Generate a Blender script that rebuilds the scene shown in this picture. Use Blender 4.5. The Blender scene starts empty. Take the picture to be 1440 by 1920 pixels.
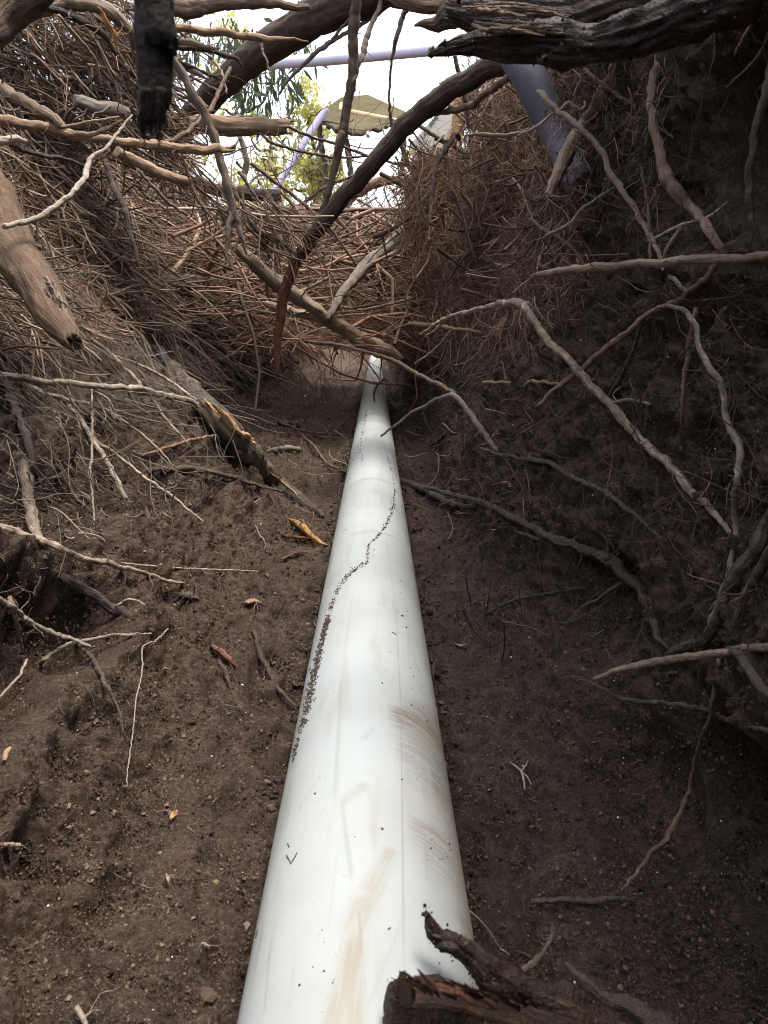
import bpy, math, random
import numpy as np
from mathutils import Vector
from mathutils.bvhtree import BVHTree

random.seed(7)
RNG = np.random.default_rng(7)
S = bpy.context.scene
COL = S.collection

# ------------------------------------------------------------------ camera
W, H, F = 1440.0, 1920.0, 1350.0
TH = math.atan2(344.0, F)                       # pitch below the horizon
YAW = math.atan2(16.0, math.hypot(F, 344.0))    # a touch to the side of the pipe
CAM = np.array([0.0, 0.0, 0.47])
ct, st = math.cos(TH), math.sin(TH)
FWD0 = np.array([0, ct, -st]); UP = np.array([0, st, ct]); RT0 = np.array([1.0, 0, 0])
cy_, sy_ = math.cos(-YAW), math.sin(-YAW)
def rotz(v): return np.array([v[0]*cy_ - v[1]*sy_, v[0]*sy_ + v[1]*cy_, v[2]])
FWD, UPV, RT = rotz(FWD0), rotz(UP), rotz(RT0)
cam_d = bpy.data.cameras.new('camera'); cam = bpy.data.objects.new('camera', cam_d); COL.objects.link(cam)
from mathutils import Matrix
M = Matrix(((RT[0], UPV[0], -FWD[0], CAM[0]), (RT[1], UPV[1], -FWD[1], CAM[1]), (RT[2], UPV[2], -FWD[2], CAM[2]), (0, 0, 0, 1)))
cam.matrix_world = M
cam_d.sensor_fit = 'VERTICAL'; cam_d.sensor_height = 36.0; cam_d.lens = 36.0 * F / H
cam_d.clip_start = 0.02; cam_d.clip_end = 800
cam_d.dof.use_dof = True; cam_d.dof.focus_distance = 1.15; cam_d.dof.aperture_fstop = 19.0
S.camera = cam

def ray(px, py):
    d = RT*((px-W/2)/F) + UPV*((H/2-py)/F) + FWD
    return d
def at(px, py, Y):
    d = ray(px, py); return CAM + d*(Y/d[1])

# ------------------------------------------------------------------ noise
_PERM = np.random.default_rng(3).permutation(256).astype(np.int32)
_G = np.random.default_rng(4).normal(size=(256, 3)); _G /= np.linalg.norm(_G, axis=1)[:, None]
def pn(p):
    p = np.asarray(p, dtype=np.float64); i = np.floor(p).astype(np.int64); f = p - i
    u = f*f*f*(f*(f*6-15)+10)
    out = 0
    for dx in (0, 1):
        wx = u[..., 0] if dx else 1-u[..., 0]
        for dy in (0, 1):
            wy = u[..., 1] if dy else 1-u[..., 1]
            for dz in (0, 1):
                wz = u[..., 2] if dz else 1-u[..., 2]
                h = _PERM[(_PERM[(_PERM[(i[..., 0]+dx) & 255] + i[..., 1]+dy) & 255] + i[..., 2]+dz) & 255]
                g = _G[h]
                out = out + wx*wy*wz*((f[..., 0]-dx)*g[..., 0] + (f[..., 1]-dy)*g[..., 1] + (f[..., 2]-dz)*g[..., 2])
    return out*1.6
def fbm(p, o=3):
    r = 0; a = 1.0; p = np.asarray(p)
    for k in range(o): r = r + a*pn(p*(2.03**k) + 17.3*k); a *= .5
    return r
def sst(a, b, x):
    t = np.clip((x-a)/(b-a), 0, 1); return t*t*(3-2*t)

# ------------------------------------------------------------------ mesh helpers
def mesh(name, V, faces, mat, parent=None, uv=None, tint=None, smooth=True, origin=None, extra=None):
    V = np.asarray(V, dtype=np.float64)
    o0 = np.asarray(origin if origin is not None else V.mean(0), dtype=np.float64)
    me = bpy.data.meshes.new(name)
    fl = [np.asarray(f, dtype=np.int32) for f in faces if len(f)]
    li = np.concatenate([f.ravel() for f in fl]); tot = np.concatenate([np.full(len(f), f.shape[1], np.int32) for f in fl])
    stt = np.concatenate([[0], np.cumsum(tot)[:-1]]).astype(np.int32)
    me.vertices.add(len(V)); me.vertices.foreach_set('co', (V-o0).astype(np.float32).ravel())
    me.loops.add(len(li)); me.loops.foreach_set('vertex_index', li.astype(np.int32))
    me.polygons.add(len(tot)); me.polygons.foreach_set('loop_start', stt)
    try: me.polygons.foreach_set('loop_total', tot)
    except Exception: pass
    me.polygons.foreach_set('use_smooth', np.full(len(tot), bool(smooth)))
    if uv is not None:
        l = me.uv_layers.new(name='UVMap'); l.data.foreach_set('uv', np.asarray(uv, dtype=np.float32)[li].ravel())
    if tint is not None:
        a = me.attributes.new('tint', 'FLOAT', 'POINT'); a.data.foreach_set('value', np.asarray(tint, dtype=np.float32))
    for k, v in (extra or {}).items():
        a = me.attributes.new(k, 'FLOAT', 'POINT'); a.data.foreach_set('value', np.asarray(v, dtype=np.float32))
    me.update(calc_edges=True); me.validate()
    me.materials.append(mat)
    o = bpy.data.objects.new(name, me); COL.objects.link(o)
    if parent is not None:
        o.parent = parent; o.location = Vector(o0) - parent.location
    else: o.location = Vector(o0)
    return o
def tag(o, label=None, cat=None, group=None, kind=None):
    if label: o['label'] = label
    if cat: o['category'] = cat
    if group: o['group'] = group
    if kind: o['kind'] = kind
    return o
def empty(name, loc):
    o = bpy.data.objects.new(name, None); COL.objects.link(o); o.location = Vector(loc); o.empty_display_size = .05
    return o

class Buf:
    def __init__(s): s.V = []; s.F = {3: [], 4: []}; s.U = []; s.T = []; s.n = 0
    def add(s, V, faces, uv=None, tint=0.0):
        for f in faces:
            f = np.asarray(f)
            if len(f): s.F[f.shape[1]].append(f + s.n)
        s.V.append(V); s.U.append(uv if uv is not None else np.zeros((len(V), 2)))
        s.T.append(np.full(len(V), tint) if np.isscalar(tint) else tint); s.n += len(V)
    def build(s, name, mat, parent=None, smooth=True, origin=None):
        fs = [np.concatenate(s.F[k]) for k in (3, 4) if s.F[k]]
        return mesh(name, np.concatenate(s.V), fs, mat, parent, np.concatenate(s.U), np.concatenate(s.T), smooth, origin)

def catmull(P, n_per):
    P = np.asarray(P, dtype=np.float64)
    Q = np.vstack([2*P[0]-P[1], P, 2*P[-1]-P[-2]]); out = []
    for i in range(len(P)-1):
        a, b, c, d = Q[i], Q[i+1], Q[i+2], Q[i+3]
        t = np.linspace(0, 1, n_per, endpoint=False)[:, None]
        out.append(.5*((2*b) + (c-a)*t + (2*a-5*b+4*c-d)*t*t + (3*b-a-3*c+d)*t**3))
    out.append(P[-1:]); return np.vstack(out)

def resample(P, R, step):
    D = np.hstack([P, R[:, None]])
    C = catmull(D, 10); seg = np.linalg.norm(np.diff(C[:, :3], axis=0), axis=1); s = np.concatenate([[0], np.cumsum(seg)])
    n = int(max(6, min(260, s[-1]/step))); t = np.linspace(0, s[-1], n)
    O = np.stack([np.interp(t, s, C[:, k]) for k in range(4)], 1)
    return O[:, :3], np.maximum(O[:, 3], 1e-4), t

def frames(P):
    T = np.gradient(P, axis=0); T /= np.linalg.norm(T, axis=1)[:, None] + 1e-12
    N = np.zeros_like(T); r = np.array([.3, .5, .81]); n = np.cross(T[0], r); n /= np.linalg.norm(n)
    for i in range(len(T)):
        n = n - T[i]*np.dot(n, T[i]); n /= np.linalg.norm(n) + 1e-12; N[i] = n
    return T, N, np.cross(T, N)

def tube(buf, P, R, sides=12, seed=0, lump=.12, ridge=.05, kink=.25, ends=('cut', 'taper'), flat=1.0, tint=0., twist=0., frq=3.0, crust=0.):
    P = np.asarray(P, float); R = np.asarray(R, float); rm = R.mean()
    L0 = np.linalg.norm(np.diff(P, axis=0), axis=1).sum()
    C, r, s = resample(P, R, max(rm*.55, L0/240, .0012))
    n = len(C)
    q = np.stack([s/(rm*7), np.full(n, seed*3.7), np.zeros(n)], 1)
    off = np.stack([fbm(q, 3), fbm(q+[0, 0, 9.1], 3), fbm(q+[0, 0, 23.7], 3)], 1)
    fade = np.minimum(1, np.minimum(np.arange(n), np.arange(n)[::-1])/4.)[:, None]
    if kink: C = C + off*(kink*rm*2+min(.0011, rm*.35))*fade + np.stack([pn(q*3.1+31), pn(q*3.1+47), pn(q*3.1+59)], 1)*rm*.22*fade
    r = r*(1+lump*fbm(np.stack([s/(rm*2.6), np.full(n, seed*1.9+5), np.zeros(n)], 1), 2))
    # ends
    ext = []
    T, N, B = frames(C)
    a = np.linspace(0, 2*np.pi, sides, endpoint=False)[None, :] + twist*s[:, None]
    ca, sa = np.cos(a), np.sin(a)
    nz = pn(np.stack([ca*frq*.55, sa*frq*.55, np.broadcast_to((s/(rm*4.5))[:, None], ca.shape)+seed*7.1], -1)) \
        + .6*pn(np.stack([ca*frq*1.6, sa*frq*1.6, np.broadcast_to((s/(rm*2.2))[:, None], ca.shape)+seed*3.3], -1))
    rr = r[:, None]*(1+ridge*1.6*nz)
    if crust:
        q3 = np.stack([ca*4.5, sa*4.5, np.broadcast_to((s/rm)[:, None]*4.5, ca.shape)+seed*2.3], -1)
        rr = rr*(1+crust*(fbm(q3, 3)+.5*np.abs(pn(q3*.4))))
    V = C[:, None, :] + N[:, None, :]*(ca*rr)[..., None] + B[:, None, :]*(sa*rr*flat)[..., None]
    U = np.stack([np.broadcast_to(np.abs(np.linspace(-np.pi, np.pi, sides, endpoint=False))*rm, (n, sides)), np.broadcast_to(s[:, None], (n, sides))+seed*1.37], -1)
    rings = [V[i] for i in range(n)]; uvs = [U[i] for i in range(n)]
    g = np.random.default_rng(seed+11)
    def cap(end, kind):
        i = -1 if end else 0; t = T[i]*(1 if end else -1); c = C[i]; base = rings[-1] if end else rings[0]; ub = uvs[-1] if end else uvs[0]
        add = []
        if kind == 'broken':
            h = np.abs(g.normal(size=sides))*r[i]*.9
            h = h*(.3+.7*(np.arange(sides) % 2)) + .5*r[i]*(1+np.cos(np.linspace(0, 2*np.pi, sides, endpoint=False)+g.random()*6))
            add.append(c + (base-c)*.86 + t*h[:, None]); add.append(c + (base-c)*.5 + t*(h*.35)[:, None]); tip = c + t*h.mean()*.25
        elif kind == 'taper':
            add.append(c + (base-c)*.6 + t*r[i]*.8); add.append(c + (base-c)*.22 + t*r[i]*1.5); tip = c + t*r[i]*1.8
        elif kind == 'round':
            add.append(c + (base-c)*.85 + t*r[i]*.35); add.append(c + (base-c)*.5 + t*r[i]*.62); tip = c + t*r[i]*.7
        else:
            add.append(c + (base-c)*.93 + t*r[i]*.06); add.append(c + (base-c)*.45 + t*r[i]*.05); tip = c + t*r[i]*.04
        return add, tip, ub
    A0, tip0, u0 = cap(0, ends[0]); A1, tip1, u1 = cap(1, ends[1])
    allr = A0[::-1] + rings + A1
    allu = [u0-[0, rm*(.4*(k+1))] for k in range(len(A0))][::-1] + uvs + [u1+[0, rm*(.4*(k+1))] for k in range(len(A1))]
    m = len(allr); VV = np.vstack(allr + [tip0[None], tip1[None]]); UU = np.vstack(allu + [u0[:1], u1[:1]])
    k = np.arange(sides); k2 = (k+1) % sides
    Q = np.concatenate([np.stack([i*sides+k, i*sides+k2, (i+1)*sides+k2, (i+1)*sides+k], 1) for i in range(m-1)])
    t0 = np.stack([np.full(sides, m*sides), k2, k], 1); t1 = np.stack([np.full(sides, m*sides+1), (m-1)*sides+k, (m-1)*sides+k2], 1)
    buf.add(VV, [np.vstack([t0, t1]), Q], UU, tint)
    return C, r, T

def strands(buf, P, R, sides=4, tint=None):
    """P (N,K,3), R (N,K): many thin roots at once"""
    N, K, _ = P.shape
    T = np.gradient(P, axis=1); T /= np.linalg.norm(T, axis=2, keepdims=True)+1e-12
    ref = np.array([.37, .21, .9]); A = np.cross(T, ref); A /= np.linalg.norm(A, axis=2, keepdims=True)+1e-9; B = np.cross(T, A)
    a = np.linspace(0, 2*np.pi, sides, endpoint=False)
    V = P[:, :, None, :] + (A[:, :, None, :]*np.cos(a)[:, None] + B[:, :, None, :]*np.sin(a)[:, None])*R[:, :, None, None]
    k = np.arange(sides); k2 = (k+1) % sides
    Q = np.concatenate([np.stack([i*sides+k, i*sides+k2, (i+1)*sides+k2, (i+1)*sides+k], 1) for i in range(K-1)])
    Q = (Q[None] + (np.arange(N)*K*sides)[:, None, None]).reshape(-1, 4)
    s = np.concatenate([np.zeros((N, 1)), np.cumsum(np.linalg.norm(np.diff(P, axis=1), axis=2), 1)], 1)
    U = np.stack([np.broadcast_to((np.abs(a-np.pi)[None, None]*R[:, :, None]), (N, K, sides)), np.broadcast_to(s[:, :, None], (N, K, sides))], -1)
    tt = np.repeat(tint if tint is not None else RNG.random(N), K*sides)
    buf.add(V.reshape(-1, 3), [Q], U.reshape(-1, 2), tt)

# ------------------------------------------------------------------ materials
def nt(name):
    m = bpy.data.materials.new(name); m.use_nodes = True; t = m.node_tree
    b = t.nodes['Principled BSDF']; return m, t, b
def N(t, kind, **kw):
    n = t.nodes.new(kind)
    for k, v in kw.items():
        if k in n.inputs.keys() if hasattr(n.inputs, 'keys') else False: n.inputs[k].default_value = v
        else: setattr(n, k, v)
    return n
def ramp(t, fac, stops):
    r = t.nodes.new('ShaderNodeValToRGB'); e = r.color_ramp.elements
    while len(e) < len(stops): e.new(.5)
    for x, (p, c) in zip(e, stops):
        x.position = p; x.color = (*c, 1) if len(c) == 3 else c
    t.links.new(fac, r.inputs['Fac']); return r.outputs['Color']
def noise(t, vec, scale, detail=4, rough=.55, dist=0.):
    n = t.nodes.new('ShaderNodeTexNoise'); n.inputs['Scale'].default_value = scale; n.inputs['Detail'].default_value = detail
    n.inputs['Roughness'].default_value = rough; n.inputs['Distortion'].default_value = dist
    t.links.new(vec, n.inputs['Vector']); return n.outputs['Fac']
def mapping(t, vec, scale):
    m = t.nodes.new('ShaderNodeMapping'); m.inputs['Scale'].default_value = scale; t.links.new(vec, m.inputs['Vector']); return m.outputs['Vector']
def mix(t, fac, a, b, mode='MIX'):
    m = t.nodes.new('ShaderNodeMix'); m.data_type = 'RGBA'; m.blend_type = mode
    for s, v in ((m.inputs[0], fac), (m.inputs[6], a), (m.inputs[7], b)):
        if hasattr(v, 'is_output'): t.links.new(v, s)
        else: s.default_value = v if not isinstance(v, tuple) else (*v, 1)
    return m.outputs[2]
def math_(t, op, a, b=None, c=None, clamp=False):
    m = t.nodes.new('ShaderNodeMath'); m.operation = op; m.use_clamp = clamp
    for s, v in zip(m.inputs, (a, b, c)):
        if v is None: continue
        if hasattr(v, 'is_output'): t.links.new(v, s)
        else: s.default_value = v
    return m.outputs[0]
def bump(t, h, strength, dist, normal=None):
    b = t.nodes.new('ShaderNodeBump'); b.inputs['Strength'].default_value = strength; b.inputs['Distance'].default_value = dist
    t.links.new(h, b.inputs['Height'])
    if normal is not None: t.links.new(normal, b.inputs['Normal'])
    return b.outputs['Normal']

def bark(name, cols, streak=(180, 14), dust=None, dustamt=.45, bstr=.6, rough=.85, patch=None):
    """bark or root skin: fibres along the length, patches of dust, tone differing from piece to piece"""
    m, t, b = nt(name)
    uv = t.nodes.new('ShaderNodeTexCoord').outputs['UV']; ob = t.nodes.new('ShaderNodeNewGeometry').outputs['Position']
    oi = t.nodes.new('ShaderNodeObjectInfo').outputs['Random']
    f1 = noise(t, mapping(t, uv, (streak[0], streak[1], 1)), 1.0, 6, .65, .3)
    f2 = noise(t, mapping(t, uv, (streak[0]*.25, streak[1]*.6, 1)), 1.0, 3, .5, .5)
    c = ramp(t, f1, [(.34, cols[0]), (.5, cols[1]), (.64, cols[2])])
    if patch:
        pm = ramp(t, noise(t, mapping(t, uv, (28, 9, 1)), 1.0, 4, .6, .6), [(.52, (0, 0, 0)), (.6, (1, 1, 1))])
        c = mix(t, pm, c, ramp(t, f1, [(.3, tuple(x*.55 for x in patch)), (.7, patch)]))
    c = mix(t, math_(t, 'MULTIPLY', f2, .5), c, tuple(x*.45 for x in cols[0]))
    f3 = noise(t, ob, 38, 6, .7)
    c = mix(t, math_(t, 'MULTIPLY', ramp(t, f3, [(.50, (0, 0, 0)), (.62, (1, 1, 1))]), .55), c, tuple(x*.42 for x in cols[1]))
    c = mix(t, math_(t, 'MULTIPLY', ramp(t, noise(t, ob, 520, 3, .7), [(.56, (0, 0, 0)), (.68, (1, 1, 1))]), .35), c, tuple(min(1, x*1.35) for x in cols[2]))
    hsv = t.nodes.new('ShaderNodeHueSaturation'); t.links.new(c, hsv.inputs['Color'])
    t.links.new(math_(t, 'MULTIPLY_ADD', oi, .55, .95), hsv.inputs['Value']); t.links.new(math_(t, 'MULTIPLY_ADD', oi, .3, .85), hsv.inputs['Saturation'])
    c = hsv.outputs['Color']
    if dust:
        dm = ramp(t, noise(t, ob, 55, 6, .65), [(.5-dustamt*.35, (0, 0, 0)), (.72, (1, 1, 1))])
        c = mix(t, dm, c, dust)
    t.links.new(c, b.inputs['Base Color']); b.inputs['Roughness'].default_value = rough
    b.inputs['Specular IOR Level'].default_value = .25
    h = math_(t, 'ADD', f1, math_(t, 'MULTIPLY', noise(t, ob, 420, 4, .6), .5))
    t.links.new(bump(t, math_(t, 'ADD', h, math_(t, 'MULTIPLY', f3, .8)), min(1, bstr*1.3), .0042), b.inputs['Normal'])
    return m
def strandmat(name, c0, c1, c2, rough=.8):
    m, t, b = nt(name)
    a = t.nodes.new('ShaderNodeAttribute'); a.attribute_name = 'tint'
    ob = t.nodes.new('ShaderNodeNewGeometry').outputs['Position']
    c = ramp(t, a.outputs['Fac'], [(0, c0), (.55, c1), (1, c2)])
    c = mix(t, math_(t, 'MULTIPLY', noise(t, ob, 90, 4, .6), .55), c, tuple(x*.4 for x in c0))
    t.links.new(c, b.inputs['Base Color']); b.inputs['Roughness'].default_value = rough; b.inputs['Specular IOR Level'].default_value = .25
    t.links.new(bump(t, noise(t, ob, 700, 3, .6), .4, .001), b.inputs['Normal'])
    return m
def plain(name, c, rough=.6, var=.25, sc=20, bs=.2, trans=0., spec=.3):
    m, t, b = nt(name); ob = t.nodes.new('ShaderNodeNewGeometry').outputs['Position']
    f = noise(t, ob, sc, 5, .6)
    t.links.new(ramp(t, f, [(.3, tuple(x*(1-var) for x in c)), (.7, tuple(min(1, x*(1+var)) for x in c))]), b.inputs['Base Color'])
    b.inputs['Roughness'].default_value = rough; b.inputs['Specular IOR Level'].default_value = spec
    t.links.new(bump(t, noise(t, ob, sc*8, 4, .6), bs, .003), b.inputs['Normal'])
    if trans:
        tr = t.nodes.new('ShaderNodeBsdfTranslucent'); tr.inputs['Color'].default_value = (*c, 1); ms = t.nodes.new('ShaderNodeMixShader'); ms.inputs[0].default_value = trans
        t.links.new(b.outputs[0], ms.inputs[1]); t.links.new(tr.outputs[0], ms.inputs[2]); t.links.new(ms.outputs[0], t.nodes['Material Output'].inputs['Surface'])
    return m

def soilmat():
    m, t, b = nt('soil'); ob = t.nodes.new('ShaderNodeNewGeometry').outputs['Position']
    n1 = noise(t, ob, 3.2, 5, .6, .4); n2 = noise(t, ob, 34, 6, .75); n3 = noise(t, ob, 260, 5, .8); n4 = noise(t, ob, 700, 3, .7)
    c = ramp(t, n2, [(.3, (0.0230, 0.0139, 0.0090)), (.5, (0.0619, 0.0385, 0.0266)), (.68, (0.1238, 0.0826, 0.0586))])
    c = mix(t, ramp(t, n1, [(.42, (0, 0, 0)), (.66, (.6, .6, .6))]), c, (0.0831, 0.0485, 0.0340))
    g = ramp(t, n3, [(.54, (0, 0, 0)), (.66, (1, 1, 1))])
    c = mix(t, math_(t, 'MULTIPLY', g, .6), c, (0.2565, 0.1839, 0.1371))
    d = ramp(t, n3, [(.34, (1, 1, 1)), (.47, (0, 0, 0))])
    c = mix(t, math_(t, 'MULTIPLY', d, .8), c, (0.0097, 0.0062, 0.0047))
    c = mix(t, math_(t, 'MULTIPLY', ramp(t, n4, [(.62, (0, 0, 0)), (.69, (1, 1, 1))]), .6), c, (0.3492, 0.3120, 0.2808))
    t.links.new(c, b.inputs['Base Color'])
    t.links.new(ramp(t, noise(t, ob, 120, 4, .6), [(.35, (.50, .50, .50)), (.6, (.95, .95, .95))]), b.inputs['Roughness'])
    b.inputs['Specular IOR Level'].default_value = .22
    bn = bump(t, noise(t, ob, 85, 6, .78), .8, .014)
    bn = bump(t, n3, 1.0, .006, bn)
    t.links.new(bn, b.inputs['Normal'])
    return m

MS = soilmat()
MB = {
 'tan':   bark('tan_bark', ((.11, .068, .042), (.20, .135, .09), (.32, .235, .165)), dust=(.17, .13, .10), dustamt=.25),
 'pale':  bark('pale_root', ((.19, .145, .108), (.29, .235, .18), (.41, .345, .275)), dust=(.20, .165, .135), dustamt=.4),
 'dusty': bark('dusty_root', ((.19, .142, .10), (.33, .258, .195), (.47, .39, .305)), dust=(.09, .07, .055), dustamt=.6, bstr=.9),
 'brown': bark('brown_bark', ((.050, .030, .019), (.092, .058, .039), (.16, .11, .078)), dust=(.12, .092, .07), dustamt=.3),
 'red':   bark('reddish_bark', ((.085, .038, .023), (.165, .086, .056), (.27, .165, .115)), dust=(.15, .115, .09), dustamt=.2),
 'grey':  bark('grey_bark', ((.095, .072, .054), (.165, .128, .10), (.27, .22, .175)), dust=(.13, .11, .092), dustamt=.3),
 'dark':  bark('dark_bark', ((.020, .013, .010), (.040, .027, .020), (.080, .056, .042)), dust=(.07, .054, .042), dustamt=.3),
 'black': bark('wet_black_bark', ((.010, .006, .005), (.022, .014, .011), (.055, .037, .028)), dust=(.04, .03, .024), dustamt=.2, rough=.6),
 'earthy': bark('soil_coated_root', ((.040, .030, .023), (.072, .056, .043), (.125, .10, .08)), dust=(.055, .042, .033), dustamt=.7, bstr=1.0),
 'flaky': bark('flaking_bark', ((.12, .074, .048), (.215, .14, .098), (.32, .235, .175)), patch=(.36, .17, .085), dust=(.15, .115, .09), dustamt=.2),
 'char':  bark('charred_bark', ((.018, .014, .012), (.036, .028, .023), (.070, .056, .046)), patch=(.24, .13, .05), dust=(.085, .066, .052), dustamt=.3),
 'orange': bark('exposed_wood', ((.20, .095, .038), (.32, .175, .075), (.44, .28, .14)), bstr=.8),
 'rust':  bark('red_wood', ((.045, .018, .012), (.085, .036, .023), (.15, .08, .05)), bstr=.8),
 'rot':   bark('rotten_wood', ((.014, .007, .005), (.036, .018, .011), (.105, .062, .038)), streak=(150, 9), dust=(.014, .009, .007), dustamt=.5, bstr=1.0, rough=.5),
}
MB['umber'] = bark('umber_bark', ((.040, .023, .013), (.078, .047, .028), (.13, .083, .053)), dust=(.10, .07, .05), dustamt=.1)
MB['soot'] = bark('soot_black_bark', ((.004, .003, .003), (.009, .006, .005), (.024, .015, .012)), rough=.8)  # near-black copy; the hanging stub's backlit darkness is put into the colour
MT = {
 'dusty': strandmat('fine_dusty_roots', (.085, .066, .05), (.17, .135, .105), (.31, .255, .205)),
 'clod': strandmat('soil_clod', (.0125, .0075, .0044), (.058, .0355, .0218), (.20, .138, .094), .75),
 'red':  strandmat('fine_reddish_roots', (.13, .064, .040), (.27, .152, .10), (.48, .32, .225)),
 'brown': strandmat('fine_brown_roots', (.07, .045, .030), (.18, .122, .084), (.40, .295, .21)),
 'pale': strandmat('fine_pale_roots', (.17, .13, .095), (.32, .255, .20), (.50, .42, .335)),
 'dark': strandmat('fine_dark_roots', (.03, .021, .015), (.07, .05, .036), (.16, .12, .09)),
}

# ------------------------------------------------------------------ ground
LN = [(-30, 1.75), (-2.3, 1.66), (-1.70, 1.52), (-1.42, 1.25), (-1.2, .92), (-.86, .72), (-.58, .48), (-.33, .255), (-.16, .08), (-.07, .01)]
LF = [(-30, 1.75), (-2.3, 1.66), (-1.60, 1.50), (-1.22, 1.27), (-.98, 1.05), (-.84, .74), (-.78, .42), (-.70, .10), (-.55, .015), (-.07, .0)]
RN = [(.07, 0), (.15, .005), (.205, .03), (.255, .14), (.300, .38), (.325, .64), (.315, .92), (.285, 1.2), (.39, 1.47), (1.3, 1.62), (30, 1.75)]  # near wall's unseen top leans inward, shaped to shade the low corner
RF = [(.07, 0), (.14, .005), (.19, .04), (.225, .16), (.275, .36), (.315, .58), (.34, .86), (.42, 1.15), (.62, 1.42), (1.3, 1.60), (30, 1.75)]
def profile(Y):
    a = float(sst(1.35, 2.5, Y)); b = float(sst(1.0, 1.9, Y))
    L = np.array(LN)*(1-a) + np.array(LF)*a; R = np.array(RN)*(1-b) + np.array(RF)*b
    P = np.vstack([L, [[0, -.012]], R])
    e = max(float(sst(9.6, 12.0, Y)), float(sst(-1.0, -2.6, -(-Y)) if Y < -1 else 0))
    if Y < -.8: e = max(e, float(1-sst(-2.2, -.8, Y)))
    P[:, 1] = P[:, 1] + np.maximum(0, 1.58-P[:, 1])*e
    return P
Ys = [-40, -20, -10, -6, -4]; y = -3.0
while y < .12: Ys.append(y); y += .05 if y < -.5 else .02
while y < 12.5: Ys.append(y); y += max(.0022, .0048*y)
while y < 260: Ys.append(y); y *= 1.10
Ys = np.array(Ys)
NS = 1180
# dense where the picture looks, coarse far out
tt = np.concatenate([np.linspace(0, 1, 14, endpoint=False), 1 + np.linspace(0, 1, NS-28), 2 + np.linspace(0, 1, 15)[1:]])
G = np.zeros((len(Ys), len(tt), 3))
for i, Y in enumerate(Ys):
    P = profile(Y); seg = np.linalg.norm(np.diff(P, axis=0), axis=1); s = np.concatenate([[0], np.cumsum(seg)])
    sa, sb = s[1], s[-2]
    u = np.where(tt < 1, sa*tt, np.where(tt <= 2, sa + (sb-sa)*(tt-1), sb + (s[-1]-sb)*(tt-2)))
    # smooth the polyline a little
    k = .05
    X = sum(np.interp(np.clip(u+d*k, 0, s[-1]), s, P[:, 0]) for d in (-1, -.5, 0, .5, 1))/5
    Z = sum(np.interp(np.clip(u+d*k, 0, s[-1]), s, P[:, 1]) for d in (-1, -.5, 0, .5, 1))/5
    G[i, :, 0] = X; G[i, :, 1] = Y; G[i, :, 2] = Z
def normals(G):
    a = np.gradient(G, axis=1); b = np.gradient(G, axis=0); n = np.cross(a, b); n /= np.linalg.norm(n, axis=2, keepdims=True)+1e-12; return n
nm = normals(G); p = G.copy()
bankw = sst(.10, .32, np.abs(G[..., 0]+.0))
far = np.clip(1.6/np.maximum(G[..., 1], 1.6), .4, 1)
near = (np.abs(G[..., 1]) < 12) & (np.abs(G[..., 0]) < 4)
disp = fbm(p*np.array([1.7, 1.5, 1.7]), 3)*.075*(.25+.75*bankw)
disp += fbm(p*6.5+3, 3)*.016*(.4+.6*bankw)
px_ = np.abs(G[..., 0]+.009)
disp += np.exp(-((px_-.104)/.026)**2)*(.010+.042*np.clip(fbm(p*13+70, 3)+.1, 0, 1))*(G[..., 1] < 9)
G0 = G + nm*disp[..., None]
d2 = np.zeros_like(disp)
pp = p[near]
strat = fbm(pp*np.array([7, 16, 3.2])+40, 3)*.010*sst(.2, .3, pp[:, 0])
crk = fbm(pp*15+9, 3); g1 = fbm(pp*40+5, 3); g2 = fbm(pp*118+2, 3); d2[near] = strat + (-np.abs(crk)*.024+.009) + g1*.0115 + (.45-np.abs(g2))*.0105*(.55+.45*np.clip(g1+.5, 0, 1.4)) + (.32-np.abs(fbm(pp*64+33, 3)))*.0085 + pn(pp*330)*.0016
G0 += nm*(d2*(.35+.65*bankw))[..., None]
# hollows in the bank: torn under the roots, one cut to deepen shade
def dent(px, py, rad, dep):
    global G0
    d = ray(px, py); d = d/np.linalg.norm(d); q = G0.reshape(-1, 3)-CAM; t = q@d; dist = np.linalg.norm(q - t[:, None]*d, axis=1)
    ok = (dist < .02) & (t > 0)
    if not ok.any(): return
    c = G0.reshape(-1, 3)[np.where(ok)[0][np.argmin(t[ok])]]
    e = np.linalg.norm((G0-c)/np.array(rad), axis=2); w = np.exp(-e**4*1.2)
    G0 = G0 - nm*(w*dep)[..., None]
dent(70, 1165, (.10, .13, .05), .12); dent(165, 1125, (.05, .07, .035), .06); dent(45, 660, (.1, .14, .06), .10); dent(190, 900, (.06, .08, .05), .04)
dent(20, 890, (.07, .09, .06), .06); dent(1330, 265, (.08, .12, .08), .10); dent(1080, 1120, (.08, .12, .07), .05); dent(560, 1240, (.04, .08, .05), .03)
dent(1300, 1640, (.10, .22, .09), .13); dent(1180, 1420, (.05, .10, .06), .05)  # first one is an added undercut that darkens the low corner
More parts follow.
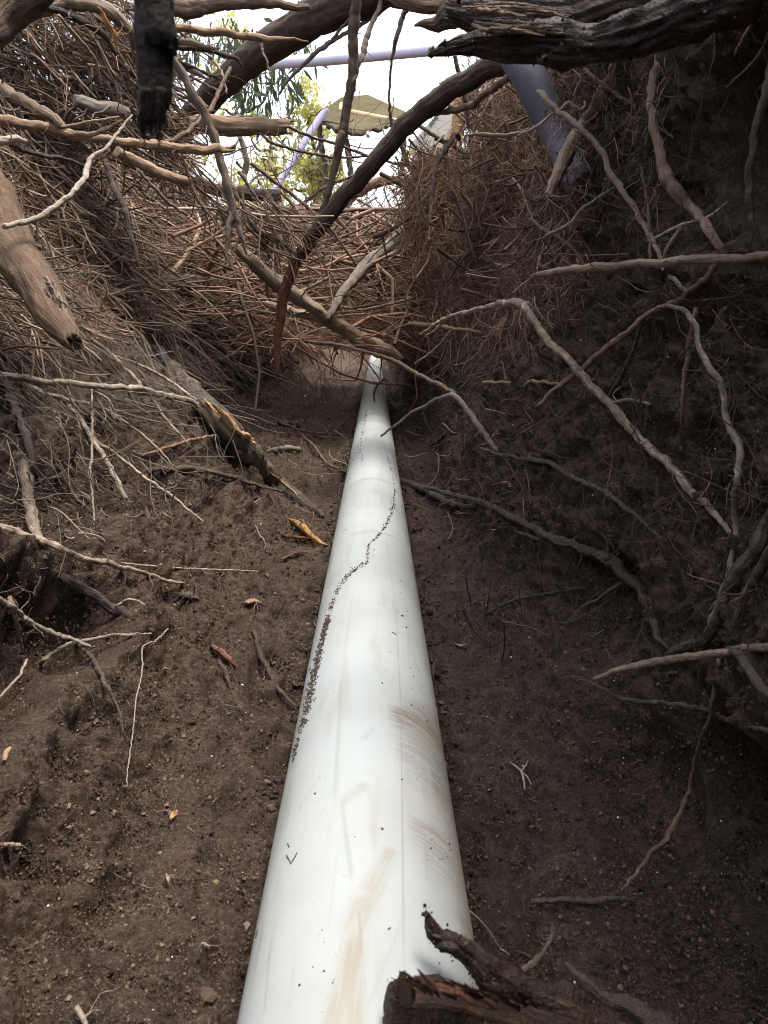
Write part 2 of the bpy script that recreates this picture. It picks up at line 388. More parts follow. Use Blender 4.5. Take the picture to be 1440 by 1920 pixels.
def crack(pts, wd, dep):
    global G0
    Q = G0.reshape(-1, 3); c = []
    for px, py in pts:
        d = ray(px, py); d = d/np.linalg.norm(d); q = Q-CAM; t = q@d; dist = np.linalg.norm(q - t[:, None]*d, axis=1); ok = (dist < .015) & (t > 0)
        if ok.any(): c.append(Q[np.where(ok)[0][np.argmin(t[ok])]])
    best = np.full(len(Q), 9.)
    wob = fbm(Q*22, 2)*wd*1.5
    for a, b in zip(c[:-1], c[1:]):
        v = b-a; t = np.clip((Q-a)@v/(v@v), 0, 1); best = np.minimum(best, np.linalg.norm(Q-a-t[:, None]*v, axis=1))
    dep = dep*.6*np.clip(.7+1.1*fbm(Q*31+5, 2), 0, 1.5); e = best+wob; h = np.exp(-(e/wd)**2)*dep - np.exp(-((e-wd*2.4)/(wd*1.6))**2)*dep*.22
    G0 = G0 - nm*h.reshape(G0.shape[:2])[..., None]
crack([(-20, 1790), (70, 1720), (150, 1660), (240, 1580), (340, 1500)], .005, .014); crack([(0, 1470), (90, 1390), (150, 1345), (205, 1318)], .008, .02)
crack([(0, 1640), (60, 1600), (140, 1550)], .008, .022); crack([(420, 1100), (470, 1150), (520, 1230), (560, 1290)], .009, .022); crack([(300, 1470), (380, 1420), (470, 1360)], .006, .010); crack([(230, 1800), (330, 1730), (420, 1690)], .006, .010)
crack([(850, 1010), (960, 1060), (1060, 1150)], .008, .014); crack([(900, 1300), (980, 1400), (1000, 1520)], .006, .010)
dent(320, 1480, (.03, .12, .02), .012); dent(120, 1590, (.10, .02, .05), .012)
ni, nj = G0.shape[:2]; idx = np.arange(ni*nj).reshape(ni, nj)
quads = np.stack([idx[:-1, :-1], idx[:-1, 1:], idx[1:, 1:], idx[1:, :-1]], -1).reshape(-1, 4)
ground = mesh('ground', G0.reshape(-1, 3), [quads], MS, origin=(0, 0, 0)); tag(ground, 'dark crumbly soil of the trench floor and banks', 'ground', kind='structure')
# ray target
si = np.unique(np.concatenate([np.arange(0, ni, 4), [ni-1]])); sj = np.unique(np.concatenate([np.arange(0, nj, 4), [nj-1]]))
Gc = G0[np.ix_(si, sj)]; a_, b_ = Gc.shape[:2]; ic = np.arange(a_*b_).reshape(a_, b_)
qc = np.stack([ic[:-1, :-1], ic[:-1, 1:], ic[1:, 1:], ic[1:, :-1]], -1).reshape(-1, 4)
BVH = BVHTree.FromPolygons(Gc.reshape(-1, 3).tolist(), qc.tolist())
def hit(px, py, default=2.2):
    d = ray(px, py); d = d/np.linalg.norm(d)
    h = BVH.ray_cast(Vector(CAM), Vector(d), 40)
    if h[0] is None: return at(px, py, default), np.array([0, -1., 0])
    n = np.array(h[1]); n = n if n@d < 0 else -n
    return np.array(h[0]), n
EMB = []
class G_:
    def __init__(s, *o): s.o = o
def place(pts, dep):
    """picture points plus how far off the bank (G_) or how far along the trench (numbers) they stand"""
    n = len(pts); out = []
    vals = dep.o if isinstance(dep, G_) else (dep if isinstance(dep, (list, tuple)) else [dep])
    v = np.interp(np.linspace(0, 1, n), np.linspace(0, 1, len(vals)), vals) if len(vals) > 1 else np.full(n, vals[0])
    if isinstance(dep, G_):
        ds = []
        for (x, y) in pts:
            h, _ = hit(x, y); ds.append(np.linalg.norm(h-CAM))
        ds = np.array(ds)
        if n > 3:   # keep a root from zigzagging into every hollow
            for _k in range(4):
                sm = ds.copy(); sm[1:-1] = np.minimum(ds[1:-1], (ds[:-2]+ds[1:-1]*2+ds[2:])/4); sm[0] = min(ds[0], ds[1]*1.04); sm[-1] = min(ds[-1], ds[-2]*1.04); ds = sm
        for (x, y), dd, o in zip(pts, ds, v):
            d = ray(x, y); d = d/np.linalg.norm(d); out.append(CAM + d*max(dd-o, .12))
        EMB.append(True)
    else:
        for (x, y), Y in zip(pts, v):
            q = at(x, y, Y)
            if x > 900 and y > 0:       # never deeper than the dark wall's face
                h, _ = hit(x, y, 50); dq, dh = np.linalg.norm(q-CAM), np.linalg.norm(h-CAM)
                if dq > dh-.012: q = CAM+(q-CAM)/dq*(dh-.012)
            out.append(q)
    return np.array(out)
def px2m(P, w):
    """half of a width in picture pixels, in metres at each point"""
    dep = (P-CAM)@FWD; return np.asarray(w)*.5*dep/F

# ------------------------------------------------------------------ the white pipe
PR, PZ, PX = .075, .060, -.009
def onpipe(px, py):
    """where a picture point falls on the pipe: distance along it and angle round it"""
    d = ray(px, py); o = np.array([CAM[0]-PX, CAM[2]-PZ]); q = np.array([d[0], d[2]])
    A = q@q; Bq = o@q; C = o@o-PR*PR; D = Bq*Bq-A*C
    t = (-Bq - math.sqrt(max(D, 0)))/A; P = CAM+d*t
    return P[1], math.atan2(P[0]-PX, P[2]-PZ), P
def pipe_seg(y0, y1, r, ny, nphi, cap=True):
    Y = np.geomspace(y0+1.2, y1+1.2, ny)-1.2; a = np.concatenate([np.linspace(-1.75, 1.75, int(nphi*.86)), np.linspace(1.75, 2*np.pi-1.75, nphi-int(nphi*.86)+2)[1:-1]])
    V = np.stack(np.broadcast_arrays(PX+r*np.sin(a)[None], Y[:, None], PZ+r*np.cos(a)[None]), -1)
    idx = np.arange(ny*nphi).reshape(ny, nphi); j2 = np.roll(idx, -1, 1)
    Q = np.stack([idx[:-1], idx[1:], j2[1:], j2[:-1]], -1).reshape(-1, 4)
    return V, Q, Y, a
def pvcmat():
    m, t, b = nt('white_pvc'); ob = t.nodes.new('ShaderNodeTexCoord').outputs['Object']
    at_ = t.nodes.new('ShaderNodeAttribute'); at_.attribute_name = 'dirt'
    ln = t.nodes.new('ShaderNodeAttribute'); ln.attribute_name = 'scuff'
    fm = t.nodes.new('ShaderNodeAttribute'); fm.attribute_name = 'film'
    st_ = noise(t, mapping(t, ob, (70, 1.3, 70)), 1., 4, .6)
    cl = noise(t, ob, 9, 5, .6)
    c = ramp(t, cl, [(.3, (.315, .33, .312)), (.6, (.357, .378, .364))])
    c = mix(t, math_(t, 'MULTIPLY', ramp(t, st_, [(.56, (0, 0, 0)), (.75, (1, 1, 1))]), .22), c, (.30, .28, .24))
    dn = noise(t, mapping(t, ob, (26, 520, 26)), 1., 5, .75)
    dm = math_(t, 'MULTIPLY', at_.outputs['Fac'], math_(t, 'MULTIPLY_ADD', dn, 5.0, -1.9, True), None, True)
    c = mix(t, math_(t, 'MULTIPLY', at_.outputs['Fac'], .35), c, (.22, .185, .14)); c = mix(t, dm, c, (.135, .088, .055))
    c = mix(t, fm.outputs['Fac'], c, (.255, .22, .16))
    c = mix(t, math_(t, 'MULTIPLY', ln.outputs['Fac'], .75), c, (.20, .175, .15))
    sp = noise(t, ob, 300, 2, .5)
    c = mix(t, math_(t, 'MULTIPLY', ramp(t, sp, [(.72, (0, 0, 0)), (.76, (1, 1, 1))]), .5), c, (.25, .2, .16))
    t.links.new(c, b.inputs['Base Color'])
    t.links.new(math_(t, 'MULTIPLY_ADD', dm, .3, .5), b.inputs['Roughness']); b.inputs['Specular IOR Level'].default_value = .3
    t.links.new(bump(t, math_(t, 'ADD', noise(t, mapping(t, ob, (14, 2.5, 14)), 1, 2), math_(t, 'MULTIPLY', dm, .3)), .12, .004), b.inputs['Normal'])
    return m
MPVC = pvcmat()
V, Q, PY, PA = pipe_seg(-.9, 12.6, PR, 1100, 560)
film = np.zeros(V.shape[:2]); dirt = np.zeros(V.shape[:2]); scuff = np.zeros_like(dirt)
YY, AA = np.broadcast_to(PY[:, None], dirt.shape), np.broadcast_to(PA[None], dirt.shape)
wob = pn(np.stack([AA*6, YY*3, AA*0], -1))
def ring(py, a0, a1, width, amt, px=740, sl=0., tail=0.):
    global dirt
    y0, _, _ = onpipe(px, py)
    e = YY-(y0 + sl*(AA-a0) + .004*wob)
    g = np.where(e > 0, np.exp(-(e/(width*.35))**2), np.exp(-(e/(width*(1+tail)))**2))
    dirt = np.maximum(dirt, amt*g*sst(a0-.08, a0+.12, AA)*(1-sst(a1-.1, a1+.3, AA)))
def smear(p0, p1, w0, w1, amt, arr='d'):
    global dirt, scuff, film
    y0, a0, _ = onpipe(*p0); y1, a1, _ = onpipe(*p1)
    A = np.stack([AA*PR, YY], -1); u = np.array([a0*PR, y0]); v = np.array([a1*PR, y1])-u; L = np.linalg.norm(v)
    t = ((A-u)@v)/(L*L); d = np.abs((A[..., 0]-u[0])*v[1]-(A[..., 1]-u[1])*v[0])/L
    w = w0+(w1-w0)*np.clip(t, 0, 1)
    g = np.exp(-(d/w)**4)*sst(-.05, .08, t)*(1-sst(.9, 1.05, t))
    if arr == 'd': film = np.maximum(film, amt*g*(.45+.55*np.clip(.5+1.3*fbm(np.stack([(d/w)*2.2, t*1.2, t*0+p0[0]], -1), 3), 0, 1)))
    else: scuff = np.maximum(scuff, amt*g)
ring(1345, .30, 2.2, .020, .95, 770, .02, .6); ring(1352, .42, 2.2, .05, .5, 790, .05, 1.2)
ring(1415, .35, 1.8, .018, .45, 780, .03, .5); ring(1440, .75, 2.0, .035, .6, 800, .0, 1)
ring(1548, .45, 1.9, .012, .6, 790, .02, 1.0); ring(1566, .55, 1.9, .020, .5, 800, .03, 1)
ring(1690, .95, 2.0, .03, .55, 830, 0, 1.); ring(1250, 1.0, 1.8, .03, .25, 800, 0, 1.)
ring(700, -.9, 1.2, .05, .45, 702); ring(775, -.2, .8, .03, .25, 705); ring(897, -.9, .5, .012, .35, 690); ring(995, -.4, .5, .01, .25, 690)
smear((735, 1590), (690, 1680), .006, .009, .6); smear((690, 1680), (655, 1760), .010, .008, .6); smear((668, 1750), (640, 1940), .007, .012, .75)
smear((640, 1505), (688, 1470), .007, .004, .55); smear((680, 1385), (700, 1368), .004, .003, .45)
smear((712, 1112), (744, 1136), .004, .003, .45); smear((725, 1190), (738, 1230), .009, .008, .2)
smear((800, 1345), (835, 1480), .012, .02, .5); smear((850, 1560), (880, 1760), .010, .018, .45)
smear((742, 1140), (752, 1330), .0007, .0007, .6, 's'); smear((752, 1330), (757, 1800), .0007, .0008, .55, 's'); smear((724, 1010), (742, 1140), .0008, .0007, .45, 's')
smear((640, 1270), (628, 1500), .0018, .0022, .35, 's'); smear((640, 1500), (660, 1650), .0015, .0018, .4, 's'); smear((660, 1120), (640, 1270), .002, .0018, .22, 's')
smear((560, 1520), (605, 1450), .0008, .0008, .5, 's'); smear((585, 1340), (642, 1285), .0009, .0007, .45, 's'); smear((495, 1900), (508, 1760), .0009, .0009, .5, 's')
smear((673, 1710), (678, 1790), .001, .001, .5, 's'); smear((700, 960), (722, 840), .001, .001, .3, 's'); smear((672, 840), (684, 770), .0016, .0012, .5, 's')
for k in range(60):
    a0 = RNG.uniform(-1.1, 1.2); y0 = RNG.uniform(.25, 2.2); L = RNG.uniform(.01, .05); sl = RNG.normal(0, .35)
    d = np.abs((AA-a0)*PR - sl*(YY-y0)); w = .00055+.0003*y0
    scuff = np.maximum(scuff, RNG.uniform(.15, .4)*np.exp(-(d/w)**2)*(np.abs(YY-y0) < L))
tr = [(740, 918), (738, 945), (732, 968), (720, 990), (706, 1008), (692, 1020), (688, 1040), (690, 1054), (670, 1064), (652, 1078), (640, 1094), (628, 1118), (620, 1145), (610, 1180), (602, 1210), (594, 1250), (584, 1290), (576, 1330), (568, 1360), (560, 1385), (550, 1425)]
for q0, q1 in zip(tr[:-1], tr[1:]): smear(q0, q1, .0016+.0026*(q0[1] > 1140)*(q0[1] < 1340), .0016+.0026*(q1[1] > 1140)*(q1[1] < 1340), .75)
fn = fbm(np.stack([AA*5, YY*9, AA*0+4], -1), 4)                     # mud film low on both flanks and thin dust on top
film = np.maximum(film, np.clip((np.abs(AA)-1.0+.45*fn)*1.5, 0, .8)*(np.abs(AA) < 2.6)); film = np.maximum(film, np.clip(fn*.5-.12, 0, .28))
pipe = empty('sewer_pipe', (PX, 0, PZ)); tag(pipe, 'long straight white plastic pipe with mud smears lying along the trench floor', 'pipe')
mesh('pipe_wall', V.reshape(-1, 3), [Q], MPVC, pipe, origin=(PX, 0, PZ), extra={'dirt': dirt.ravel(), 'scuff': scuff.ravel(), 'film': film.ravel()})
yj, _, _ = onpipe(702, 708)
Vc, Qc, Yc, Ac = pipe_seg(yj, yj+.17, PR+.0035, 12, 96)
r_ = np.interp(np.arange(12), [0, 1, 10, 11], [PR+.0008, PR+.0045, PR+.0045, PR+.0008])[:, None]
Vc[..., 0] = PX+r_*np.sin(Ac)[None]; Vc[..., 2] = PZ+r_*np.cos(Ac)[None]
mesh('coupling', Vc.reshape(-1, 3), [Qc], MPVC, pipe, origin=(PX, 0, PZ), extra={'dirt': np.full(Vc.shape[:2], .25).ravel(), 'scuff': np.zeros(Vc.shape[:2]).ravel(), 'film': np.zeros(Vc.shape[:2]).ravel()})

# ------------------------------------------------------------------ roots and branches, one object each
SEED = [100]
def twiglets(buf, C, r, T, n, seed, length=(5, 16), thick=.22):
    g = np.random.default_rng(seed)
    if n <= 0: return
    i = g.integers(2, max(3, len(C)-2), n); K = 8
    dirs = g.normal(size=(n, 3)); dirs -= T[i]*np.sum(dirs*T[i], 1)[:, None]*.6; dirs /= np.linalg.norm(dirs, axis=1)[:, None]
    dirs[:, 2] -= .25
    L = r[i]*g.uniform(*length, n)
    P = np.zeros((n, K, 3)); P[:, 0] = C[i]; cur = dirs.copy()
    for k in range(1, K):
        cur = cur + g.normal(size=(n, 3))*.38; cur /= np.linalg.norm(cur, axis=1)[:, None]
        P[:, k] = P[:, k-1] + cur*(L/K)[:, None]
    R = np.maximum(r[i]*thick*g.uniform(.4, 1, n), .00035)[:, None]*np.linspace(1, .25, K)[None]
    strands(buf, P, R, 5, g.random(n))
def root(name, cat, label, mat, pts, w, dep, tw=0, ends=('cut', 'taper'), lump=.14, ridge=.09, kink=.16, group=None, parent=None, more=None, sides=None, flat=1., twist=0., tl=(5, 16), crust=.11, e0=None, e1=None):
    SEED[0] += 1; sd = SEED[0]
    P = place(pts, dep); w = [x*(.9 if x > 4 else 1.) for x in w]; ww = np.interp(np.linspace(0, 1, len(pts)), np.linspace(0, 1, len(w)), w) if len(w) > 1 else np.full(len(pts), w[0])
    R = px2m(P, ww)
    if e0 is not None: P = np.vstack([P[0]+np.array(e0), P[0]+np.array(e0)*.45, P]); R = np.concatenate([R[:1], R[:1], R])
    if e1 is not None: P = np.vstack([P, P[-1]+np.array(e1)*.45, P[-1]+np.array(e1)]); R = np.concatenate([R, R[-1:], R[-1:]])
    if isinstance(dep, G_) and parent is None and not name.startswith(('wood_chip', 'bank_stick', 'fallen')):   # the root grows out of the soil
        e = (P[0]-CAM)/np.linalg.norm(P[0]-CAM); P = np.vstack([P[0]+(P[0]-P[1])*.45+e*.05, P]); R = np.concatenate([R[:1], R])
    sides = sides or int(np.clip(np.mean(ww)*1.1+6, 8, 44))
    b = Buf(); C, r, T = tube(b, P, R, sides, sd, lump, ridge, kink, ends, flat, twist=twist, crust=crust)
    for (pts2, w2, dep2) in (more or []):       # forks of the same root
        P2 = place(pts2, dep2)
        w2 = np.interp(np.linspace(0, 1, len(pts2)), np.linspace(0, 1, len(w2)), w2)
        tube(b, P2, px2m(P2, w2), max(6, sides-3), sd+500, lump, ridge, kink, ('round', 'taper'))
    if tw == 0 and parent is None and 6 < np.mean(ww) < 40: tw = 4
    twiglets(b, C, r, T, int(tw*1.5), sd, tl)
    o = b.build(name, MB[mat], parent)
    if parent is None: tag(o, label, cat, group)
    return o
RR = 'root'; BR = 'branch'
R_ = lambda label, mat, pts, w, dep, **k: root(k.pop('name', 'tree_root'), k.pop('cat', RR), label, mat, pts, w, dep, **k)
B_ = lambda label, mat, pts, w, dep, **k: root(k.pop('name', 'dead_branch'), k.pop('cat', BR), label, mat, pts, w, dep, **k)

# --- bank of loose soil beside the pipe
t = empty('broken_root', place([(70, 540)], .82)[0]); tag(t, 'thick smooth brown root jutting from the bank, its end snapped into pale splinters', RR)
root('body', RR, None, 'umber', [(-60, 330), (10, 440), (62, 525), (105, 590), (135, 638)], [102, 96, 84, 68, 38], [.95, .74], parent=t, e0=(-.55, .15, .22), ends=('cut', 'broken'), lump=.08, ridge=.035, kink=.05)
b = Buf()
for k in range(44):
    u = RNG.random(); x, y = 86+u*58+RNG.normal(0, 4), 520+u*112+RNG.normal(0, 6)
    L = RNG.uniform(14, 44); s_ = RNG.normal(.45, .25); P = place([(x, y), (x+L*s_*.5, y+L*.5), (x+L*s_+RNG.normal(0, 4), y+L+RNG.normal(0, 4))], [.80-.05*u, .79-.05*u]); tube(b, P, px2m(P, np.array([8, 6, 1.5])*RNG.uniform(.4, 1.1)), 6, k, .2, .15, .3, ('cut', 'taper'))
b.build('splinters', MB['tan'], t)
R_('smooth grey root running out level from the soil, crossing above the charred branch end', 'pale', [(-20, 704), (33, 705), (60, 711), (85, 717), (120, 716), (165, 721), (240, 728), (300, 738), (350, 750), (388, 761)], [16, 15, 13, 13, 12, 12, 13, 13, 12, 8], G_(.10, .14, .10, .05), tw=6, tl=(2, 6))
R_('thinner pale root forking off just under the smooth level grey root', 'dusty', [(15, 714), (50, 722), (90, 738), (130, 750), (165, 758), (200, 770), (240, 795), (285, 830), (325, 873)], [10, 10, 9, 9, 8, 7, 6, 5, 4], G_(.07, .03), tw=10)
R_('pale straight rootlet slanting down the soil, starting at the blunt grey root', 'pale', [(185, 832), (230, 862), (270, 895), (320, 928), (380, 977)], [8, 8, 7, 6, 3], G_(.05, .02), tw=4)
R_('straight grey root pointing down the bank to a blunt tip', 'dusty', [(130, 760), (155, 790), (175, 827), (200, 865), (236, 934)], [9, 10, 11, 11, 10], G_(.04, .05), tw=3, ends=('cut', 'round'))
R_('crooked soil-crusted root standing upright at the edge of the bank', 'earthy', [(10, 700), (15, 722), (28, 765), (44, 807), (55, 840), (61, 882), (78, 910)], [16, 17, 17, 16, 14, 11, 6], G_(.04), tw=16, lump=.3, ridge=.14)
R_('stout stump of root buried upright in the soil under the crooked crusted one', 'dusty', [(46, 880), (52, 920), (58, 965), (72, 1010), (86, 1045)], [26, 24, 22, 20, 14], G_(.02, .01), tw=6, lump=.2)
R_('long sandy root running from the picture edge down into the soil above the dark hollow', 'dusty', [(-20, 980), (0, 987), (20, 992), (67, 1012), (100, 1023), (133, 1038), (160, 1048), (200, 1055), (233, 1065), (267, 1075), (300, 1083), (345, 1094)], [16, 16, 16, 15, 14, 13, 13, 12, 10, 9, 8, 5], G_(.06, .05, .03, .005), tw=16, lump=.2, ridge=.12)
R_('soil-coated root half buried beside the dark hollow', 'earthy', [(120, 1082), (147, 1100), (187, 1123), (233, 1150), (284, 1182)], [18, 19, 19, 17, 11], G_(.015, .0), tw=4, lump=.25, ridge=.14)
R_('pale crusted root bridging the dark hollow in the bank', 'pale', [(-15, 1117), (0, 1123), (27, 1140), (47, 1160), (77, 1177), (110, 1190), (143, 1202), (168, 1211)], [10, 10, 11, 10, 10, 9, 8, 6], G_(.05, .03), tw=8, lump=.25, ridge=.14)
R_('thin forked root meeting the bridging root from below the hollow', 'dusty', [(83, 1238), (100, 1223), (133, 1207), (187, 1195), (233, 1190), (283, 1188)], [7, 8, 8, 7, 6, 4], G_(.03, .01), tw=6)
R_('beaded little root trailing down the soil from the bridging root', 'earthy', [(147, 1207), (167, 1227), (183, 1253), (197, 1283), (213, 1310), (227, 1343), (231, 1372)], [9, 9, 9, 8, 7, 6, 4], G_(.012), tw=8, lump=.4, ridge=.2)
R_('long pale thread of root hanging straight down over bare soil', 'pale', [(312, 1182), (293, 1200), (268, 1213), (267, 1247), (263, 1277), (255, 1310), (252, 1343), (247, 1390), (240, 1440), (238, 1474)], [2.6, 2.8, 3, 3, 2.8, 2.7, 2.6, 2.5, 2.4, 1.6], G_(.012), kink=.4)
R_('short root poking out to the frame edge below the crusted fork', 'dusty', [(-8, 1315), (17, 1290), (37, 1267), (50, 1238)], [6, 6, 7, 6], G_(.03))
R_('level pale thread of root lying across reddish soil', 'pale', [(235, 1056), (273, 1060), (333, 1065), (410, 1068), (485, 1071)], [2.6, 3, 3, 2.6, 1.8], G_(.012), tw=7, tl=(4, 10))
R_('small white squiggle of root beside the half buried one', 'pale', [(217, 1136), (230, 1130), (240, 1124), (255, 1126), (270, 1134)], [4, 4.5, 5, 4.5, 4], G_(.02, .035))
R_('short upright root at the mouth of the dark hollow', 'dusty', [(20, 1125), (25, 1140), (33, 1180), (42, 1218)], [9, 10, 9, 7], G_(.03))
R_('pale pronged scrap of root on the soil near the bottom corner', 'pale', [(-12, 1582), (10, 1584), (24, 1586), (37, 1583)], [8, 9, 10, 5], G_(.02), more=[([(17, 1586), (19, 1597), (20, 1607)], [8, 6, 4], G_(.02))])
# the burnt branch
t = empty('charred_branch', place([(450, 840)], G_(.03))[0]); tag(t, 'charred branch lying down the bank, its burnt bark broken open to orange wood', BR)
bb = [(296, 656), (320, 690), (353, 727), (400, 780), (450, 838), (485, 880), (523, 908), (563, 940), (604, 968)]
bd_ = place(bb, G_(.07, .065, .05, .015))[:, 1].tolist()
root('burnt_bark', BR, None, 'char', bb, [20, 28, 36, 46, 52, 48, 38, 28, 10], bd_, parent=t, ends=('round', 'broken'), lump=.12, ridge=.07)
for pts, w in (([(402, 760), (428, 790), (452, 818), (474, 840), (492, 864)], [8, 22, 30, 28, 8]), ([(446, 846), (466, 862), (480, 876), (494, 888)], [6, 24, 24, 6]), ([(505, 885), (530, 905), (556, 928)], [4, 11, 5]), ([(372, 738), (390, 756), (410, 778)], [3, 7, 4])):
    root('exposed_wood', BR, None, 'orange', pts, w, [float(np.interp(q[0], [z[0] for z in bb], bd_))-.05 for q in pts], parent=t, lump=.3, ridge=.25, ends=('taper', 'taper'), flat=.6)
R_('long slim root arching out of the tangle and ending over bare soil', 'pale', [(78, 498), (133, 508), (180, 518), (220, 530), (267, 547), (300, 560), (336, 577)], [7, 9, 10, 10, 9, 7, 4], G_(.14, .12, .08), tw=6, tl=(3, 9))
R_('level reddish root strung across the dip towards the leaning red branch', 'tan', [(283, 580), (327, 580), (383, 580), (480, 584), (533, 577)], [5, 6, 6, 6, 5], G_(.16, .2, .25))
R_('thin root running just above the level reddish root', 'dusty', [(300, 556), (327, 567), (372, 572), (417, 577), (482, 592)], [5, 7, 7, 6, 4], G_(.12))
R_('longest slanting pale root down the bank, from the splintered stub towards bare soil', 'dusty', [(132, 596), (173, 637), (207, 663), (243, 697), (267, 727), (287, 750), (307, 780), (333, 810), (356, 836)], [8, 8, 8, 8, 7, 6, 6, 5, 3], G_(.07, .03), tw=14)
R_('reddish root touching the upper end of the charred branch', 'red', [(187, 623), (233, 640), (287, 667), (317, 680), (376, 712)], [5, 6, 7, 8, 5], G_(.08, .10), tw=6)
R_('slim pale root crossing over the charred branch towards the trench floor', 'pale', [(287, 587), (320, 603), (350, 620), (400, 653), (440, 683), (484, 713)], [5, 5, 5, 5, 4, 3], G_(.12, .15), tw=6, tl=(6, 18))
R_('pale root reaching the middle of the charred branch', 'pale', [(213, 667), (267, 687), (313, 710), (350, 737), (402, 769)], [5, 6, 6, 5, 4], G_(.05, .10), tw=5)
R_('short reddish twig lying level on the soil below the charred branch', 'red', [(265, 855), (300, 843), (350, 828), (383, 820), (414, 815)], [5, 6, 7, 6, 4], G_(.015, .04), name='fallen_twig', cat='twig')
R_('dusty dark root half sunk in the soil, tapering towards the pipe', 'earthy', [(285, 880), (350, 877), (400, 887), (440, 895), (480, 910), (530, 921)], [11, 12, 10, 9, 7, 4], G_(.012), tw=7)
R_('thin upright root dropping past the blunt grey one', 'dusty', [(172, 735), (173, 770), (173, 810), (172, 860), (168, 885), (174, 930), (177, 985)], [4, 5, 5, 5, 5, 4, 3], G_(.05), tw=10)
R_('dark thin root climbing at the back of the bank hollow', 'earthy', [(190, 980), (160, 950), (140, 930), (118, 890), (100, 860)], [6, 8, 8, 7, 5], G_(.01), tw=4, lump=.3)
t = empty('sawn_log', place([(310, 532)], G_(.06))[0]); tag(t, 'short dark log stub in the tangle, sawn face showing orange wood', 'log')
root('bark', RR, None, 'dark', [(372, 527), (345, 528), (310, 530), (280, 532)], [26, 30, 30, 20], G_(.10, .12), parent=t, ends=('round', 'round'))
root('sawn_face', RR, None, 'orange', [(293, 544), (315, 545), (340, 541)], [6, 14, 8], G_(.135), parent=t, ends=('round', 'round'), flat=.6)
# --- upper bank
B_('brown branch sloping out of the tangle towards the long pale forked one', 'brown', [(-20, 156), (0, 166), (40, 187), (83, 213), (117, 236)], [26, 26, 25, 22, 16], [1.3, 1.15])
B_('long pale peeled branch with a forked tip, lying level across the tangle', 'tan', [(-15, 222), (50, 233), (117, 247), (167, 260), (217, 265), (267, 273), (317, 278), (367, 281), (412, 277)], [20, 20, 18, 15, 17, 18, 18, 17, 17], [1.15, 1.25], ends=('cut', 'cut'),
   more=[([(408, 278), (425, 278), (437, 274), (445, 266)], [9, 8, 7, 4], [1.25, 1.26]), ([(408, 280), (425, 283), (440, 281)], [8, 7, 3], [1.25, 1.25]), ([(125, 250), (175, 250), (200, 242), (228, 226)], [12, 9, 7, 4], [1.12, 1.1]), ([(118, 238), (170, 228), (222, 219)], [6, 5, 4], [1.12, 1.1])])
B_('flat strap of grey wood leaning down across the trunk, split in two at its foot', 'brown', [(322, 108), (353, 167), (377, 207), (400, 260), (417, 317), (430, 367), (437, 415)], [20, 25, 26, 27, 29, 27, 22], [1.75, 1.7], ends=('broken', 'cut'), flat=.55, more=[([(436, 400), (428, 440), (424, 482)], [14, 11, 4], [1.7, 1.68]), ([(440, 400), (452, 440), (462, 474)], [14, 10, 5], [1.7, 1.7])])
t = empty('leaning_trunk', place([(520, 80)], 2.4)[0]); tag(t, 'thick brown trunk leaning up across the bright sky opening', 'trunk')
root('body', BR, None, 'dark', [(325, 280), (350, 240), (385, 190), (430, 145), (495, 95), (560, 50), (620, 20), (720, -25), (800, -60)], [38, 44, 50, 54, 62, 66, 72, 80, 84], [2.6, 2.3, 2.0], parent=t, e1=(1.0, -.2, .7), lump=.05, ridge=.04, kink=.05, tw=16, tl=(1.5, 4), ends=('round', 'cut'))
root('bark_strip', BR, None, 'tan', [(395, 108), (412, 130), (420, 150), (425, 175)], [7, 6, 5, 3], [2.18, 2.1], parent=t, kink=.5)
root('bark_strip', BR, None, 'brown', [(490, 80), (496, 105), (505, 130), (512, 158)], [7, 5, 4, 2], [2.15, 2.1], parent=t, kink=.5)
B_('broken log lying level under the leaning trunk, its end frayed', 'tan', [(300, 232), (360, 236), (400, 236), (460, 237), (528, 238)], [34, 36, 36, 36, 30], [2.25, 2.3], ends=('cut', 'broken'), ridge=.1, tw=10, tl=(1, 3), name='broken_log', cat='log')
B_('dark charred log ending bluntly at the sky opening below the broken log', 'dark', [(335, 340), (380, 350), (430, 360), (480, 364), (521, 366)], [22, 24, 24, 25, 21], [2.2, 2.25], ends=('cut', 'round'), name='broken_log', cat='log')
B_('light brown branch stub pointing at the dark charred log', 'tan', [(220, 285), (258, 303), (300, 325), (350, 340)], [22, 24, 22, 18], [1.75, 1.9], ends=('cut', 'broken'))
B_('thin curved branch climbing along the leaning trunk', 'brown', [(312, 268), (340, 255), (367, 233), (393, 207), (413, 167), (432, 128)], [10, 10, 9, 9, 8, 7], [1.72, 1.95])
B_('pale bent branch with a knuckle, standing off the tangle on its own', 'pale', [(8, 425), (27, 420), (72, 408), (117, 377), (153, 343), (163, 320), (170, 297), (200, 277), (220, 250), (247, 216)], [10, 10, 13, 11, 11, 12, 9, 7, 6, 4], [.82, .95, 1.05], tw=5, tl=(2, 5))
B_('pale snapped root end poking in at the frame edge', 'pale', [(-20, 266), (0, 265), (25, 262), (46, 265)], [18, 17, 16, 10], [.95, .98], ends=('cut', 'broken'), lump=.25)
B_('short dark peg standing upright in the tangle', 'black', [(219, 160), (221, 185), (222, 210)], [7, 8, 7], [1.9])
B_('slim stick slanting over the light brown stub', 'grey', [(258, 318), (290, 353), (317, 380), (350, 402)], [6, 7, 7, 6], [1.5, 1.6], tw=3)
B_('thin reddish stick slipping down behind the grey strap', 'red', [(340, 287), (353, 327), (363, 360), (383, 390), (405, 420)], [6, 6, 6, 6, 4], [1.78, 1.85])
B_('rounded grey log end showing in the tangle beside the dark hanging stub', 'grey', [(140, 188), (165, 193), (200, 202), (238, 212)], [22, 26, 26, 22], [1.75, 1.8], ends=('cut', 'round'), name='broken_log', cat='log')
